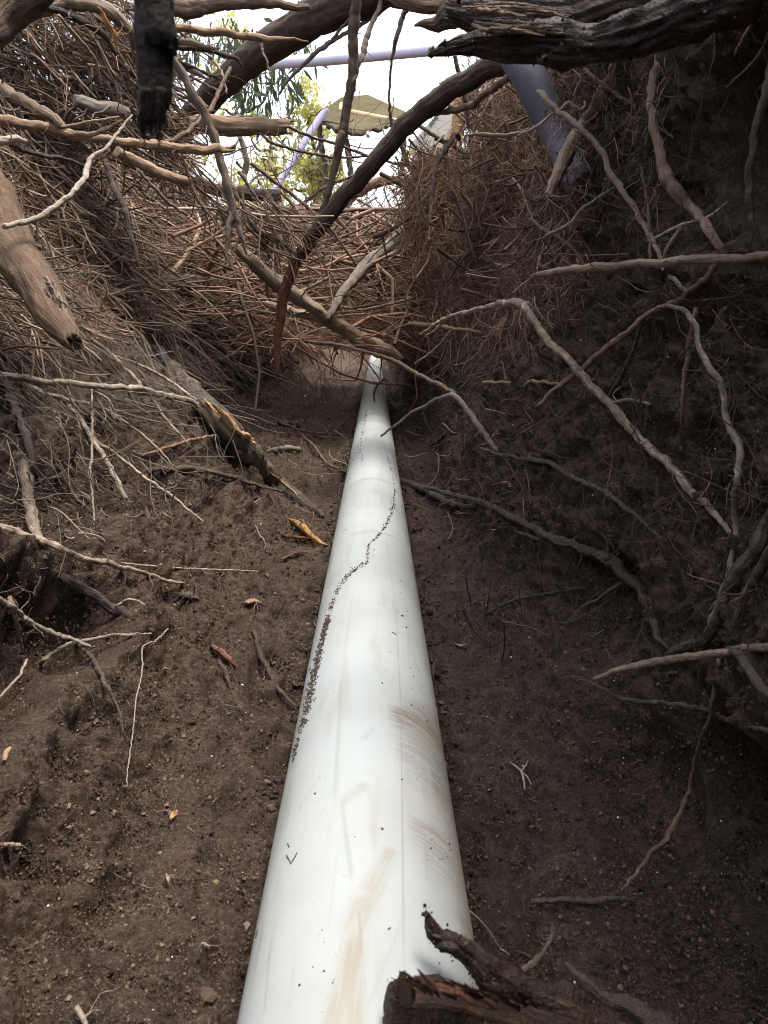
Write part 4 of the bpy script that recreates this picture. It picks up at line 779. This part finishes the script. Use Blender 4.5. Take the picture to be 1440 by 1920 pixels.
# ------------------------------------------------------------------ plastic pipes beyond
def tubepipe(name, label, pts, w, dep, mat, cat='pipe', e0=None, e1=None):
    P = place(pts, dep); W0 = px2m(P, np.full(len(pts), w)).mean()
    if e0: P = np.vstack([P[0]+np.array(e0), P])
    if e1: P = np.vstack([P, P[-1]+np.array(e1)])
    w = np.full(len(P), w); pts = P; b = Buf()
    tube(b, P, np.full(len(P), W0), 40, 3, .0, .0, .0, ('cut', 'cut'))
    o = b.build(name, mat); tag(o, label, cat); return o
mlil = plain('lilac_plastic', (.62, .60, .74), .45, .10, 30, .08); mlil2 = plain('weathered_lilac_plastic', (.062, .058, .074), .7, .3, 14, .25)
tubepipe('plastic_pipe', 'pale lilac plastic pipe strung level across the sky', [(470, 121), (600, 112), (720, 101), (850, 88), (970, 72)], 22, [3.2, 2.9], mlil, e0=(-.10, .01, -.004), e1=(1.5, -.25, .12))
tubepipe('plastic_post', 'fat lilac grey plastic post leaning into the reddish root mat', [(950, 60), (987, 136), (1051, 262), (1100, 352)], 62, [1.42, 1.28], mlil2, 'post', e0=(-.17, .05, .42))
tubepipe('plastic_pole', 'thin lilac pole with a cut top propping the canopy corner', [(611, 204), (570, 268), (528, 335), (498, 385)], 13, [5.4, 5.2], plain('dull_lilac_plastic', (.30, .285, .38), .6, .2, 20, .15), 'pole')

# ------------------------------------------------------------------ canopy, board, timber
mcan = plain('olive_canvas', (.075, .064, .040), .9, .25, 3, .2, 0, 0); mtan = plain('canopy_timber', (.34, .26, .16), .8, .2, 8, .2, 0, .05)
K = lambda x, y, d: at(x, y, d)
can = empty('shelter_canopy', K(670, 215, 11.5)); tag(can, 'olive canvas canopy on tan beams beyond the end of the trench', 'canopy')
A = [K(594, 218, 12), K(640, 186, 13.5), K(690, 181, 13.5), K(760, 213, 12.3), K(735, 231, 11), K(680, 248, 10.4), K(635, 243, 10.4), K(600, 231, 11)]
up = np.array([0, 0, .03]); Kc = K(668, 196, 12.2)
Vt = np.vstack([np.array(A), Kc[None]]); n8 = len(A); ii = np.arange(n8); f_ = np.stack([ii, (ii+1) % n8, np.full(n8, n8)], 1)
side = np.stack([ii, (ii+1) % n8, (ii+1) % n8+n8+1, ii+n8+1], 1)
mesh('canvas', np.vstack([Vt, Vt+up]), [np.vstack([f_[:, ::-1], f_+n8+1]), side], mcan, can, smooth=False)
for (p0, p1, r) in ((K(640, 190, 12.8), K(762, 216, 12.1), .055), (K(660, 203, 11.6), K(757, 222, 11.4), .05), (K(596, 216, 12), K(642, 189, 13.2), .045), (K(640, 190, 12.5), K(640, 238, 10.6), .03), (K(690, 198, 12.4), K(690, 244, 10.5), .025)):
    b = Buf(); tube(b, np.array([p0-[0, .25, .13], (p0+p1)/2-[0, .25, .13], p1-[0, .25, .13]]), np.full(3, r), 10, 1, .03, .03, .0, ('cut', 'cut')); b.build('beam', mtan, can)
b = Buf(); tube(b, np.array(A[4:]), np.full(4, .03), 10, 5, .3, .4, .6, ('round', 'round')); b.build('hem', MB['dark'], can)
for q, bt in ((K(598, 236, 11), K(610, 372, 11)), (K(645, 246, 10.5), K(657, 330, 10.5)), (K(757, 222, 11.6), K(752, 330, 11.6))):
    b = Buf(); tube(b, np.array([q, (q+bt)/2+[.03, 0, 0], bt]), np.full(3, .04), 8, 9, .1, .1, .2, ('cut', 'cut')); b.build('pole', MB['dark'], can)
def slab(name, corners, th, mat, parent=None):
    c = np.array(corners); n = np.cross(c[1]-c[0], c[3]-c[0]); n /= np.linalg.norm(n); n = n if n[1] > 0 else -n
    V = np.vstack([c, c+n*th]); q = np.array([[0, 1, 2, 3], [7, 6, 5, 4], [0, 4, 5, 1], [1, 5, 6, 2], [2, 6, 7, 3], [3, 7, 4, 0]])
    return mesh(name, V, [q], mat, parent, smooth=False)
mboard = plain('cream_board', (.40, .37, .31), .7, .1, 6, .1); mtim = plain('orange_timber', (.30, .17, .075), .7, .25, 9, .3)
c4 = [K(852, 178, 3.9), K(846, 240, 3.9), K(806, 335, 3.9), K(768, 272, 3.9)]
bd = empty('cream_board', np.mean(c4, 0)); tag(bd, 'cream board with black hand lettering propped behind the diagonal branch', 'board')
slab('panel', c4, .03, mboard, bd)
mink = plain('black_ink', (.03, .03, .035), .7, .1)
def letters(txt, px, py, size_px, ang):
    c = bpy.data.curves.new('lettering', 'FONT'); c.body = txt; c.extrude = .001; c.align_x = 'CENTER'; c.align_y = 'CENTER'; c.shear = .25
    o = bpy.data.objects.new('lettering', c); COL.objects.link(o); c.materials.append(mink); Y = 3.87
    c.size = size_px*Y/F*1.3; P = K(px, py, Y)
    n = np.cross(c4[1]-c4[0], c4[3]-c4[0]); n /= np.linalg.norm(n); n = -n if n[1] > 0 else n
    e = RT*math.cos(ang)+UPV*math.sin(ang); e = e - n*(e@n); e /= np.linalg.norm(e); u = np.cross(n, e)
    P = K(px, py, 3.9); P = P + n*.004
    bpy.context.view_layer.update(); dg = bpy.context.evaluated_depsgraph_get()
    me = bpy.data.meshes.new_from_object(o.evaluated_get(dg)); bpy.data.objects.remove(o); me.materials.clear(); me.materials.append(mink)
    o = bpy.data.objects.new('lettering', me); COL.objects.link(o); o.parent = bd
    o.matrix_parent_inverse = Matrix.Identity(4); q = Vector(P)-bd.location
    o.matrix_local = Matrix(((e[0], u[0], n[0], q[0]), (e[1], u[1], n[1], q[1]), (e[2], u[2], n[2], q[2]), (0, 0, 0, 1)))
letters('dddp', 812, 226, 9, .95); letters('Ld', 794, 255, 9, .95)
tm = slab('timber_plank', [K(858, 160, 4.1), K(882, 168, 4.1), K(856, 345, 4.1), K(815, 335, 4.1)], .05, mtim); tag(tm, 'orange timber plank standing behind the lettered cream board', 'plank')
# ------------------------------------------------------------------ sticks heaped across the far end: countable ones
def sticks(n, name, label, cat, group, gen, mats):
    for k in range(n):
        pts, w, dep, mt = gen(k); o = root(name, cat, label, mt, pts, w, dep, group=group, sides=8, lump=.12, ridge=.1, kink=.25, tw=2, tl=(2, 6), ends=('cut', 'broken'))
def pile(k):
    y0 = RNG.uniform(395, 590); cx = RNG.uniform(500, 770) - (y0-480)*.25; L = RNG.uniform(60, 190); a = RNG.normal(-.03, .38)
    Y = 4.9-(y0-390)/200*1.7+RNG.normal(0, .25); bow = RNG.normal(0, 7)
    return [(cx-L/2, y0+a*L/2), (cx-L/6, y0+a*L/6+bow), (cx+L/6, y0-a*L/6+bow*.8), (cx+L/2, y0-a*L/2)], [RNG.uniform(4, 9)]*2 + [RNG.uniform(3, 6)], [Y+RNG.normal(0, .15), Y+RNG.normal(0, .15)], RNG.choice(['red', 'brown', 'tan', 'red', 'grey'])
sticks(60, 'brush_stick', 'bare brown stick lying roughly level in the brush pile that closes the trench', 'stick', 'sticks of the brush pile across the trench', pile, None)
def bankstick(k):
    while True:
        x, y = RNG.uniform(0, 520), RNG.uniform(70, 560)
        if y > 90+.0*x and y < 640-.15*x and not (x > 370 and y < 390): break
    L = RNG.uniform(60, 210); a = RNG.normal(.62, .28); dx, dy = math.cos(a), math.sin(a); bow = RNG.normal(0, 6)
    return [(x-dx*L/2, y-dy*L/2), (x-dx*L/6-dy*bow, y-dy*L/6+dx*bow), (x+dx*L/6-dy*bow, y+dy*L/6+dx*bow), (x+dx*L/2, y+dy*L/2)], [RNG.uniform(4, 8), RNG.uniform(4, 9), RNG.uniform(2.5, 4)], G_(RNG.uniform(.02, .3), RNG.uniform(.02, .3)), RNG.choice(['brown', 'tan', 'red', 'grey', 'brown', 'dark'])
sticks(80, 'bank_stick', 'thin brown stick sloping down through the dry root tangle on the upper bank', 'stick', 'sticks sloping through the tangle on the upper bank', bankstick, None)

# ------------------------------------------------------------------ fine roots nobody could count
def cloud(name, label, mat, n, region, ang, length, width, dep, K=9, curl=.35, sides=4, droop=0., br=0):
    """a mass of hair-thin roots: each starts somewhere in the mass and wanders"""
    P = np.zeros((n, K, 3)); R = np.zeros((n, K)); k = 0; tries = 0
    while k < n and tries < n*30:
        tries += 1
        x0, y0 = RNG.uniform(region[0], region[2]), RNG.uniform(region[1], region[3])
        if not region[4](x0, y0): continue
        if isinstance(dep, G_):
            h, nn = hit(x0, y0); o = RNG.uniform(*dep.o); base = h + (CAM-h)/np.linalg.norm(CAM-h)*o
        else: base = at(x0, y0, dep(x0, y0))
        dd = (base-CAM)@FWD
        if dd < .15: continue
        a = ang(x0, y0); L = RNG.uniform(*length)**1.0*dd/F
        dr = RT*math.cos(a) - UPV*math.sin(a) + FWD*RNG.normal(0, .35); dr /= np.linalg.norm(dr)
        c = base.copy() - dr*L*.5; pts = [c]; cur = dr
        wv = RNG.normal(size=3)*curl
        for j in range(1, K):
            wv = wv*.55 + RNG.normal(size=3)*curl*.75; cur = cur + wv*.5; cur[2] -= droop; cur = cur/np.linalg.norm(cur)
            c = c + cur*L/(K-1); pts.append(c)
        P[k] = pts; R[k] = (width[0]+(width[1]-width[0])*RNG.random()**2.2*1.3)*.5*dd/F*np.linspace(1, .45, K); k += 1
    P, R = P[:k], R[:k]; tn = RNG.random(k)**1.9; b = Buf(); strands(b, P, R, sides, tn)
    if br:      # side roots leaving their parent
        m = int(k*br); i = RNG.integers(0, k, m); j = RNG.integers(1, K-2, m); T = P[i, j+1]-P[i, j]; sl = np.linalg.norm(T, axis=1)*(K-1)
        T = T/np.linalg.norm(T, axis=1)[:, None]; cur = T*.75+RNG.normal(size=(m, 3))*.55; cur /= np.linalg.norm(cur, axis=1)[:, None]
        Q = np.zeros((m, 6, 3)); Q[:, 0] = P[i, j]; L = sl*RNG.uniform(.15, .5, m)/5
        for q in range(1, 6):
            cur = cur+RNG.normal(size=(m, 3))*curl*.8; cur /= np.linalg.norm(cur, axis=1)[:, None]; Q[:, q] = Q[:, q-1]+cur*L[:, None]
        strands(b, Q, R[i, j][:, None]*RNG.uniform(.4, .75, m)[:, None]*np.linspace(1, .4, 6), sides, tn[i])
    o = b.build(name, MT[mat]); tag(o, label, 'roots', kind='stuff'); return o
nrm = RNG.normal
cloud('root_tangle', 'dense dry tangle of thin brown roots covering the upper bank', 'brown', 6000, (-260, -20, 560, 660, lambda x, y: y < 690-.30*x and not (x > 340 and y < 330-.0*x) and not (x > 400 and y < 400) and not (y < 60 and x > 300)), lambda x, y: nrm(.68, .42), (40, 190), (1.0, 6.0), G_(-.01, .30), curl=.22, br=1.)
cloud('root_tangle', 'fine reddish rootlets woven through the upper bank tangle', 'red', 2600, (60, 60, 620, 640, lambda x, y: y > 60+.0*x and y < 660-.1*x and not (x > 380 and y < 405) and not (x > 330 and y < 250)), lambda x, y: nrm(.6, .6), (25, 130), (1., 3.), G_(-.01, .26), curl=.4, br=.8)
cloud('root_tangle', 'pale bare rootlets criss-crossing the lower bank soil', 'dusty', 330, (-30, 470, 480, 960, lambda x, y: y < 1010-.45*x+60), lambda x, y: nrm(.75, .45), (30, 170), (1.3, 3.4), G_(0, .12), curl=.3, br=1.6)
cloud('root_tangle', 'long slender rootlets trailing down the lower bank', 'dusty', 420, (-60, 440, 520, 800, lambda x, y: y < 960-.5*x), lambda x, y: nrm(.68, .28), (90, 300), (1., 2.4), G_(.0, .14), curl=.14, br=1.5)
cloud('root_tangle', 'curled crusty rootlets hanging from the lower bank', 'dusty', 300, (-30, 520, 330, 1130, lambda x, y: y < 1150-.55*x), lambda x, y: nrm(1.1, .8), (14, 60), (1.4, 3.6), G_(0, .07), curl=.5, br=1.5)
rightm = lambda x, y: not (x < 880 and y < 300) and RNG.random() > (x-900)/230 and RNG.random() > (y-480)/170 and (x > 770-(y-300)*.12) and y > 640-1.75*(x-560)*.9 and (y < 620-.0*(x-760)) and (x < 1090) and (y > 130)
cloud('root_mat', 'dense hanging mat of hair-fine reddish roots on the steep bank', 'red', 5200, (690, 130, 1090, 640, rightm), lambda x, y: nrm(1.9, .9), (14, 85), (.9, 2.4), G_(-.01, .34), curl=.55, droop=.05, br=.8)
cloud('root_mat', 'dark fine roots deep inside the hanging mat', 'brown', 2600, (760, 170, 1110, 640, lambda x, y: rightm(x, y)), lambda x, y: nrm(1.8, .8), (20, 110), (1., 2.6), G_(-.01, .16), curl=.6, droop=.05)
cloud('root_mat', 'pale wiry roots trailing from the underside of the hanging mat', 'red', 420, (700, 480, 1000, 690, lambda x, y: y < 700), lambda x, y: nrm(1.75, .3), (35, 130), (1., 2.6), G_(.0, .25), curl=.3, br=1.5)
cloud('root_mat', 'scruffy rootlets on the upper dark wall beside the snapped branch', 'brown', 900, (1000, 90, 1250, 440, lambda x, y: True), lambda x, y: nrm(1.7, .7), (16, 75), (1., 2.8), G_(.0, .12), curl=.45, br=1.5)
cloud('wall_rootlets', 'sparse thin rootlets on the dark wall', 'dark', 480, (860, 100, 1460, 1300, lambda x, y: y < 1250 or x < 1100), lambda x, y: nrm(1.4, .6), (40, 170), (1., 3.0), G_(-.01, .05), curl=.3, br=2.5)
cloud('wall_rootlets', 'crinkled pale rootlets around the forks on the dark wall', 'brown', 110, (1130, 480, 1440, 1130, lambda x, y: True), lambda x, y: nrm(1.4, .6), (40, 150), (1.2, 3.4), G_(.0, .07), curl=.35, br=3)
cloud('root_mat', 'reddish curtain of fine roots hanging over the far pipe end', 'red', 2600, (690, 300, 860, 660, lambda x, y: x > 770-(y-300)*.22), lambda x, y: nrm(1.75, .75), (18, 90), (.9, 2.4), lambda x, y: 4.6-(x-690)/170*1.9+RNG.normal(0, .25), curl=.6, droop=.05)
cloud('brush_pile', 'mass of thin reddish twigs heaped across the far end of the trench', 'red', 2100, (470, 365, 800, 640, lambda x, y: y > 415-.0*x), lambda x, y: nrm(.1, .75)+ (math.pi if RNG.random() < .5 else 0), (25, 150), (1.0, 4.2), lambda x, y: 6.4-(y-380)/260*2.9+RNG.normal(0, .4), curl=.22, br=.8)
cloud('brush_pile', 'thin brown twigs standing out of the brush pile against the light', 'brown', 210, (430, 200, 800, 420, lambda x, y: y > 300 or RNG.random() < .3), lambda x, y: nrm(1.2, .9), (25, 130), (.9, 2.8), lambda x, y: RNG.uniform(2.6, 5.5), curl=.45)
cloud('floor_litter', 'twigs and root scraps strewn over the trench floor', 'brown', 620, (480, 690, 1000, 1010, lambda x, y: abs(x-704) > (y-616)*.2), lambda x, y: nrm(.3, .8), (14, 80), (1., 2.6), G_(.0, .025), curl=.45)
cloud('soil_hairs', 'hair-thin root fibres scattered over the bare soil', 'dusty', 240, (-20, 960, 560, 1940, lambda x, y: x < 704-(y-616)*.2), lambda x, y: nrm(.8, .9), (8, 50), (.7, 1.5), G_(-.004, .006), curl=.28)
cloud('soil_hairs', 'hair-thin fibres on the dark floor beside the pipe', 'dark', 260, (780, 960, 1440, 1900, lambda x, y: x > 704+(y-616)*.2), lambda x, y: nrm(.5, .9), (8, 50), (.8, 1.8), G_(.0, .012), curl=.5)

def bridge(n, mat, label, rr, LL):
    Y = RNG.uniform(2.9, 8.2, n); z = .47+Y*RNG.uniform(.015, .145, n); x = RNG.uniform(-1.5, .75, n)*np.clip(Y/4, .75, 1.3); a = RNG.normal(0, .75, n); L = RNG.uniform(*LL, n)
    K = 8; cur = np.stack([np.cos(a), np.sin(a)*.9, RNG.normal(0, .30, n)], 1); P = np.zeros((n, K, 3)); P[:, 0] = np.stack([x, Y, z], 1)-cur*L[:, None]*.5
    for k in range(1, K):
        cur = cur+RNG.normal(size=(n, 3))*.22; cur /= np.linalg.norm(cur, axis=1)[:, None]; P[:, k] = P[:, k-1]+cur*(L/(K-1))[:, None]
    P[:, :, 2] = np.minimum(P[:, :, 2], .47+P[:, :, 1]*.150)
    b = Buf(); strands(b, P, (rr[0]+(rr[1]-rr[0])*RNG.random(n)**2.5)[:, None]*np.linspace(1, .5, K), 6, RNG.random(n)**1.2)
    tag(b.build('brush_pile', MT[mat]), label, 'twigs', kind='stuff')
bridge(1500, 'red', 'tangled reddish twigs bridging the far part of the trench', (.0016, .010), (.25, 1.1))
bridge(850, 'brown', 'tangled brown twigs bridging the far part of the trench', (.0016, .013), (.3, 1.2))
cloud('root_mat', 'stouter brown roots hanging out of the mat', 'brown', 130, (740, 200, 1090, 600, lambda x, y: rightm(x, y)), lambda x, y: nrm(1.5, .8), (60, 220), (3., 8.), G_(.05, .34), curl=.25, br=3, sides=6)
# ------------------------------------------------------------------ clods, grit, crumbs
def ico():
    t = (1+5**.5)/2
    v = np.array([(-1, t, 0), (1, t, 0), (-1, -t, 0), (1, -t, 0), (0, -1, t), (0, 1, t), (0, -1, -t), (0, 1, -t), (t, 0, -1), (t, 0, 1), (-t, 0, -1), (-t, 0, 1)], float)/math.sqrt(1+t*t)
    f = np.array([(0, 11, 5), (0, 5, 1), (0, 1, 7), (0, 7, 10), (0, 10, 11), (1, 5, 9), (5, 11, 4), (11, 10, 2), (10, 7, 6), (7, 1, 8), (3, 9, 4), (3, 4, 2), (3, 2, 6), (3, 6, 8), (3, 8, 9), (4, 9, 5), (2, 4, 11), (6, 2, 10), (8, 6, 7), (9, 8, 1)])
    return v, f
IV, IF = ico()
def crumbs(name, C, R, mat, label, squash=.8, smooth=False, cat='soil'):
    tn = np.repeat(RNG.random(len(C))**1.25, 12)
    n = len(C); J = IV[None]*(1+RNG.normal(0, .34, (n, 12, 1)))
    q = RNG.normal(size=(n, 4)); q /= np.linalg.norm(q, axis=1)[:, None]; w, x, y, z = q.T
    M_ = np.stack([1-2*(y*y+z*z), 2*(x*y-z*w), 2*(x*z+y*w), 2*(x*y+z*w), 1-2*(x*x+z*z), 2*(y*z-x*w), 2*(x*z-y*w), 2*(y*z+x*w), 1-2*(x*x+y*y)], 1).reshape(n, 3, 3)
    J = J*np.stack([np.ones(n), RNG.uniform(.6, 1, n), RNG.uniform(squash*.6, squash, n)], 1)[:, None]
    V = np.einsum('nij,nkj->nki', M_, J)*R[:, None, None] + C[:, None]
    Fq = (IF[None]+(np.arange(n)*12)[:, None, None]).reshape(-1, 3)
    o = mesh(name, V.reshape(-1, 3), [Fq], mat, smooth=smooth, origin=(0, 0, 0), tint=tn); tag(o, label, cat, kind='stuff'); return o
C, R = [], []
while len(C) < 85000:
    x, y = RNG.uniform(-200, 1560), RNG.uniform(520, 2000)
    if y < 900 and RNG.random() < .4: continue
    h, n = hit(x, y); d = np.linalg.norm(h-CAM)
    if d > 4: continue
    s = RNG.pareto(3.6)+.62
    r_ = min(s, 2.9)*1.45*d/F; C.append(h+n*r_*.25); R.append(r_)
for k in range(7500):     # soil heaped against both sides of the pipe
    Y = RNG.random()**1.8*4.5+.2; sd_ = RNG.choice([-1, 1]); x = PX+sd_*(.070+abs(RNG.normal(0, .016))); h = BVH.ray_cast(Vector((x, Y, .4)), Vector((0, 0, -1)), 1)
    if h[0] is None or (h[0].x-PX)**2+(h[0].z-PZ)**2 < (PR-.004)**2: continue
    q = np.array(h[0]); r_ = (RNG.pareto(2.4)+.6)*1.9*np.linalg.norm(q-CAM)/F; r_ = min(r_, .0055); C.append(q+[0, 0, r_*.4]); R.append(r_)
for nm_, k in (('rotten_log', 500), ('rough_root', 700), ('rotten_log.001', 900)):
    for ch in bpy.data.objects[nm_].children:
        if ch.name.split('.')[0] not in ('body', 'upper_layer', 'lower_layer'): continue
        vv = np.array([v.co for v in ch.data.vertices])+np.array(ch.location)+np.array(bpy.data.objects[nm_].location)
        for q in vv[RNG.integers(0, len(vv), k)]: C.append(q+RNG.normal(0, .0012, 3)); R.append(min(3.5, RNG.pareto(3)+.5)*1.6*np.linalg.norm(q-CAM)/F)
crumbs('soil_clods', np.array(C), np.array(R), MT['clod'], 'loose crumbs and clods of dark soil over the banks and floor', 1., False)
C, R = [], []
while len(C) < 90:
    x, y = RNG.uniform(0, 1440), RNG.uniform(700, 1900)
    h, n = hit(x, y); d = np.linalg.norm(h-CAM); C.append(h+n*.0015); R.append(RNG.uniform(.8, 2.)*d/F)
crumbs('pale_grit', np.array(C), np.array(R), plain('pale_grit', (.62, .58, .52), .6, .2, 200), 'scattered pale specks of grit in the dark soil', .9, cat='grit')
C, R = [], []
def trail(pts, n, spread, size):
    P = np.array(pts, float); seg = np.linalg.norm(np.diff(P, axis=0), axis=1); s = np.concatenate([[0], np.cumsum(seg)])
    for k in range(n):
        u = RNG.random()*s[-1]; x = np.interp(u, s, P[:, 0]); y = np.interp(u, s, P[:, 1]); sp = np.interp(u, s, np.interp(np.linspace(0, s[-1], len(s)), np.linspace(0, s[-1], len(spread)), spread))
        keep = pn(np.array([[x*.09, y*.05, 3.1]]))[0]
        if keep < -.38: continue
        Y, a, q = onpipe(x+RNG.normal(0, sp), y+RNG.normal(0, sp*.7)); d = q-np.array([PX, q[1], PZ]); d /= np.linalg.norm(d)
        r = RNG.uniform(*size)*np.linalg.norm(q-CAM)/F; C.append(q+d*r*.35); R.append(r)
trail([(740, 918), (738, 945), (732, 968), (720, 990), (706, 1008), (692, 1020), (688, 1040), (690, 1054)], 300, [1.2, 2, 1.5, 1.5], (.3, 1.6))
trail([(690, 1054), (670, 1064), (652, 1078), (640, 1094), (628, 1118), (620, 1145)], 420, [2.5, 3, 2.5, 2], (.3, 1.6))
trail([(620, 1145), (610, 1180), (602, 1210), (594, 1250), (584, 1290), (576, 1330), (568, 1360)], 1050, [2, 3.2, 4, 3.6], (.4, 2.3))
trail([(568, 1360), (560, 1385), (553, 1410), (549, 1430)], 90, [3, 1.5], (.8, 2.2))
trail([(688, 770), (678, 820), (676, 850), (680, 868)], 90, [1.2, 1.5], (.5, 1.2)); trail([(722, 840), (732, 880), (740, 915)], 60, [1.2], (.5, 1.1))
for n, (xa, ya, xb, yb), sz in ((55, (700, 1050, 800, 1340), (.7, 2.2)), (26, (560, 1400, 850, 1900), (.8, 2.4)), (40, (740, 1340, 830, 1480), (.7, 1.9)), (25, (490, 1700, 640, 1900), (.8, 2.2)), (30, (640, 830, 740, 1050), (.5, 1.2)), (40, (790, 1560, 850, 1620), (.7, 2.))):
    for k in range(n):
        x, y = RNG.uniform(xa, xb), RNG.uniform(ya, yb); sz = (.5, min(3., .7+1.0*RNG.pareto(2.2)))
        if abs(x-690) > (y-616)*.165: continue
        Y, a, q = onpipe(x, y); d = q-np.array([PX, q[1], PZ]); d /= np.linalg.norm(d); r = RNG.uniform(*sz)*np.linalg.norm(q-CAM)/F; C.append(q+d*r*.3); R.append(r)
for pts in ([(538, 1605), (541, 1610), (546, 1620), (552, 1610), (557, 1600)], [(540, 1582), (542, 1588)], [(484, 1745), (482, 1752), (480, 1758)], [(728, 1743), (732, 1740)], [(736, 1186), (742, 1190)]):
    for a0, b0 in zip(pts[:-1], pts[1:]):
        for t_ in np.linspace(0, 1, 7):
            Y, a, q = onpipe(a0[0]+(b0[0]-a0[0])*t_, a0[1]+(b0[1]-a0[1])*t_); d = q-np.array([PX, q[1], PZ]); d /= np.linalg.norm(d); r = 1.5*np.linalg.norm(q-CAM)/F; C.append(q+d*r*.3); R.append(r)
crumbs('soil_crumbs', np.array(C), np.array(R), plain('wet_soil_crumb', (.055, .036, .028), .8, .3, 200), 'wavy trail of soil crumbs and specks lying on top of the white pipe', .9, True)

# ------------------------------------------------------------------ leaves and trees beyond the trench
def leaves(buf, C, L, wd, hang=0., g=RNG):
    n = len(C); d = g.normal(size=(n, 3)); d[:, 2] -= hang*2; d /= np.linalg.norm(d, axis=1)[:, None]
    s = np.cross(d, g.normal(size=(n, 3))); s /= np.linalg.norm(s, axis=1)[:, None]; nn = np.cross(d, s)
    L = L[:, None]; w = L*wd
    V = np.stack([C, C+d*L*.35+s*w+nn*w*.3, C+d*L*.7+s*w*.7, C+d*L-nn*w*.4, C+d*L*.7-s*w*.7, C+d*L*.35-s*w+nn*w*.3], 1).reshape(-1, 3)
    q = np.array([[0, 1, 2, 5], [5, 2, 4, 4]]); b = np.arange(n)*6
    Q = np.concatenate([np.stack([b, b+1, b+2, b+5], 1), np.stack([b+5, b+2, b+3, b+4], 1)]); buf.add(V, [Q])
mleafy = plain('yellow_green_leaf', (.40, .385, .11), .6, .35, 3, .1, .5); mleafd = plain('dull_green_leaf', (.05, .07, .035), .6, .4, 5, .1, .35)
hb = empty('hanging_foliage', K(520, 60, 3.4)); tag(hb, 'spray of narrow drooping green leaves hanging against the sky by the trunk', 'foliage')
b = Buf(); lc = []
for k in range(34):
    x0 = RNG.uniform(350, 580); y0 = RNG.uniform(0, 90)+max(0, (470-abs(x0-470)*1.0-400))*.6; L = RNG.uniform(60, 190) if x0 > 440 else RNG.uniform(40, 110); Y = RNG.uniform(3.2, 4.2)
    P = np.array([K(x0, y0, Y), K(x0+RNG.normal(0, 6), y0+L*.5, Y), K(x0+RNG.normal(4, 10), y0+L, Y)]); tube(b, P, np.array([.004, .003, .001]), 5, k, .1, .1, .8)
    for j in range(int(L/7)): u = RNG.random(); lc.append(P[0]*(1-u)+P[2]*u+RNG.normal(0, .02, 3))
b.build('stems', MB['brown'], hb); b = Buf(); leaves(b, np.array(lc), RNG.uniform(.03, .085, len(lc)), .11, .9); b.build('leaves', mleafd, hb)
def tree(label, px, d, ytop, ybot, wpx, n, lean=0.):
    base = K(px, 400, d); base[2] = 1.55; top = K(px+lean, ytop, d)
    t = empty('background_tree', base); tag(t, label, 'tree', 'trees beyond the trench')
    b = Buf(); m_ = base*.5+top*.5+np.array([.15, 0, 0]); tube(b, np.array([base-[0, 0, .3], base*.7+top*.3, m_, top]), np.array([.10, .085, .06, .02]), 10, int(px), .1, .05, .5)
    ctr = []
    for k in range(16):
        u = RNG.uniform(.2, 1); p0 = base*(1-u)+top*u; p1 = p0+np.array([RNG.normal(0, wpx*.5), RNG.normal(0, wpx*.5), RNG.uniform(-.1, .7)*wpx])*d/F
        tube(b, np.array([p0, (p0+p1)/2+RNG.normal(0, .08, 3), p1]), np.array([.03, .02, .006]), 6, k, .1, .05, .6); ctr.append(p1)
    b.build('trunk', MB['brown'], t)
    ctr = np.array(ctr); i = RNG.integers(0, len(ctr), n); C_ = ctr[i]+RNG.normal(size=(n, 3))*np.array([.2, .2, .14])*wpx*d/F
    b = Buf(); leaves(b, C_, RNG.uniform(.05, .13, n), .28, .3); b.build('crown', mleafy, t); return t
tree('yellow leaved tree beside the canopy pole', 578, 15, 205, 400, 60, 2000)
tree('low yellow green tree glowing just above the brush pile', 588, 12, 315, 400, 44, 1500)
tree('bare limbed thin tree behind the spiked branch', 505, 13, 235, 400, 60, 700)
tree('small yellow tree seen under the canopy edge', 790, 14, 262, 400, 22, 300)
tree('sparse twiggy tree behind the upright slim branch', 640, 17, 300, 400, 50, 200)
tree('yellow leaved tree behind the drooping spray', 440, 14, 110, 400, 70, 900)

# ------------------------------------------------------------------ light and air
SUN_EL, SUN_AZ = math.radians(75), math.radians(105)      # height, and bearing measured from the trench axis towards the dark wall
w = bpy.data.worlds.new('World'); S.world = w; w.use_nodes = True; t = w.node_tree; bg = t.nodes['Background']
sky = t.nodes.new('ShaderNodeTexSky'); sky.sky_type = 'NISHITA'; sky.sun_disc = False; sky.sun_elevation = SUN_EL; sky.sun_rotation = SUN_AZ
sky.air_density = 1.2; sky.dust_density = 4.0; sky.ozone_density = .6
hs = t.nodes.new('ShaderNodeHueSaturation'); hs.inputs['Saturation'].default_value = .45; t.links.new(sky.outputs[0], hs.inputs['Color']); t.links.new(hs.outputs[0], bg.inputs['Color']); bg.inputs['Strength'].default_value = .15
sd = bpy.data.lights.new('sun', 'SUN'); sd.energy = 1.35; sd.angle = math.radians(20); sd.color = (1, .93, .84); so = bpy.data.objects.new('sun', sd); COL.objects.link(so)
dv = Vector((math.sin(SUN_AZ)*math.cos(SUN_EL), math.cos(SUN_AZ)*math.cos(SUN_EL), math.sin(SUN_EL)))
so.rotation_euler = dv.to_track_quat('Z', 'Y').to_euler(); so.location = (2, 2, 6)
S.view_settings.view_transform = 'Standard'; S.view_settings.look = 'None'; S.view_settings.gamma = 1; S.view_settings.use_curve_mapping = False
S.view_settings.exposure = 1.98
S.cycles.filter_width = 1.0; S.cycles.max_bounces = 6; S.cycles.diffuse_bounces = 4; S.cycles.use_denoising = True
try: S.cycles.denoiser = 'OPENIMAGEDENOISE'
except Exception: pass
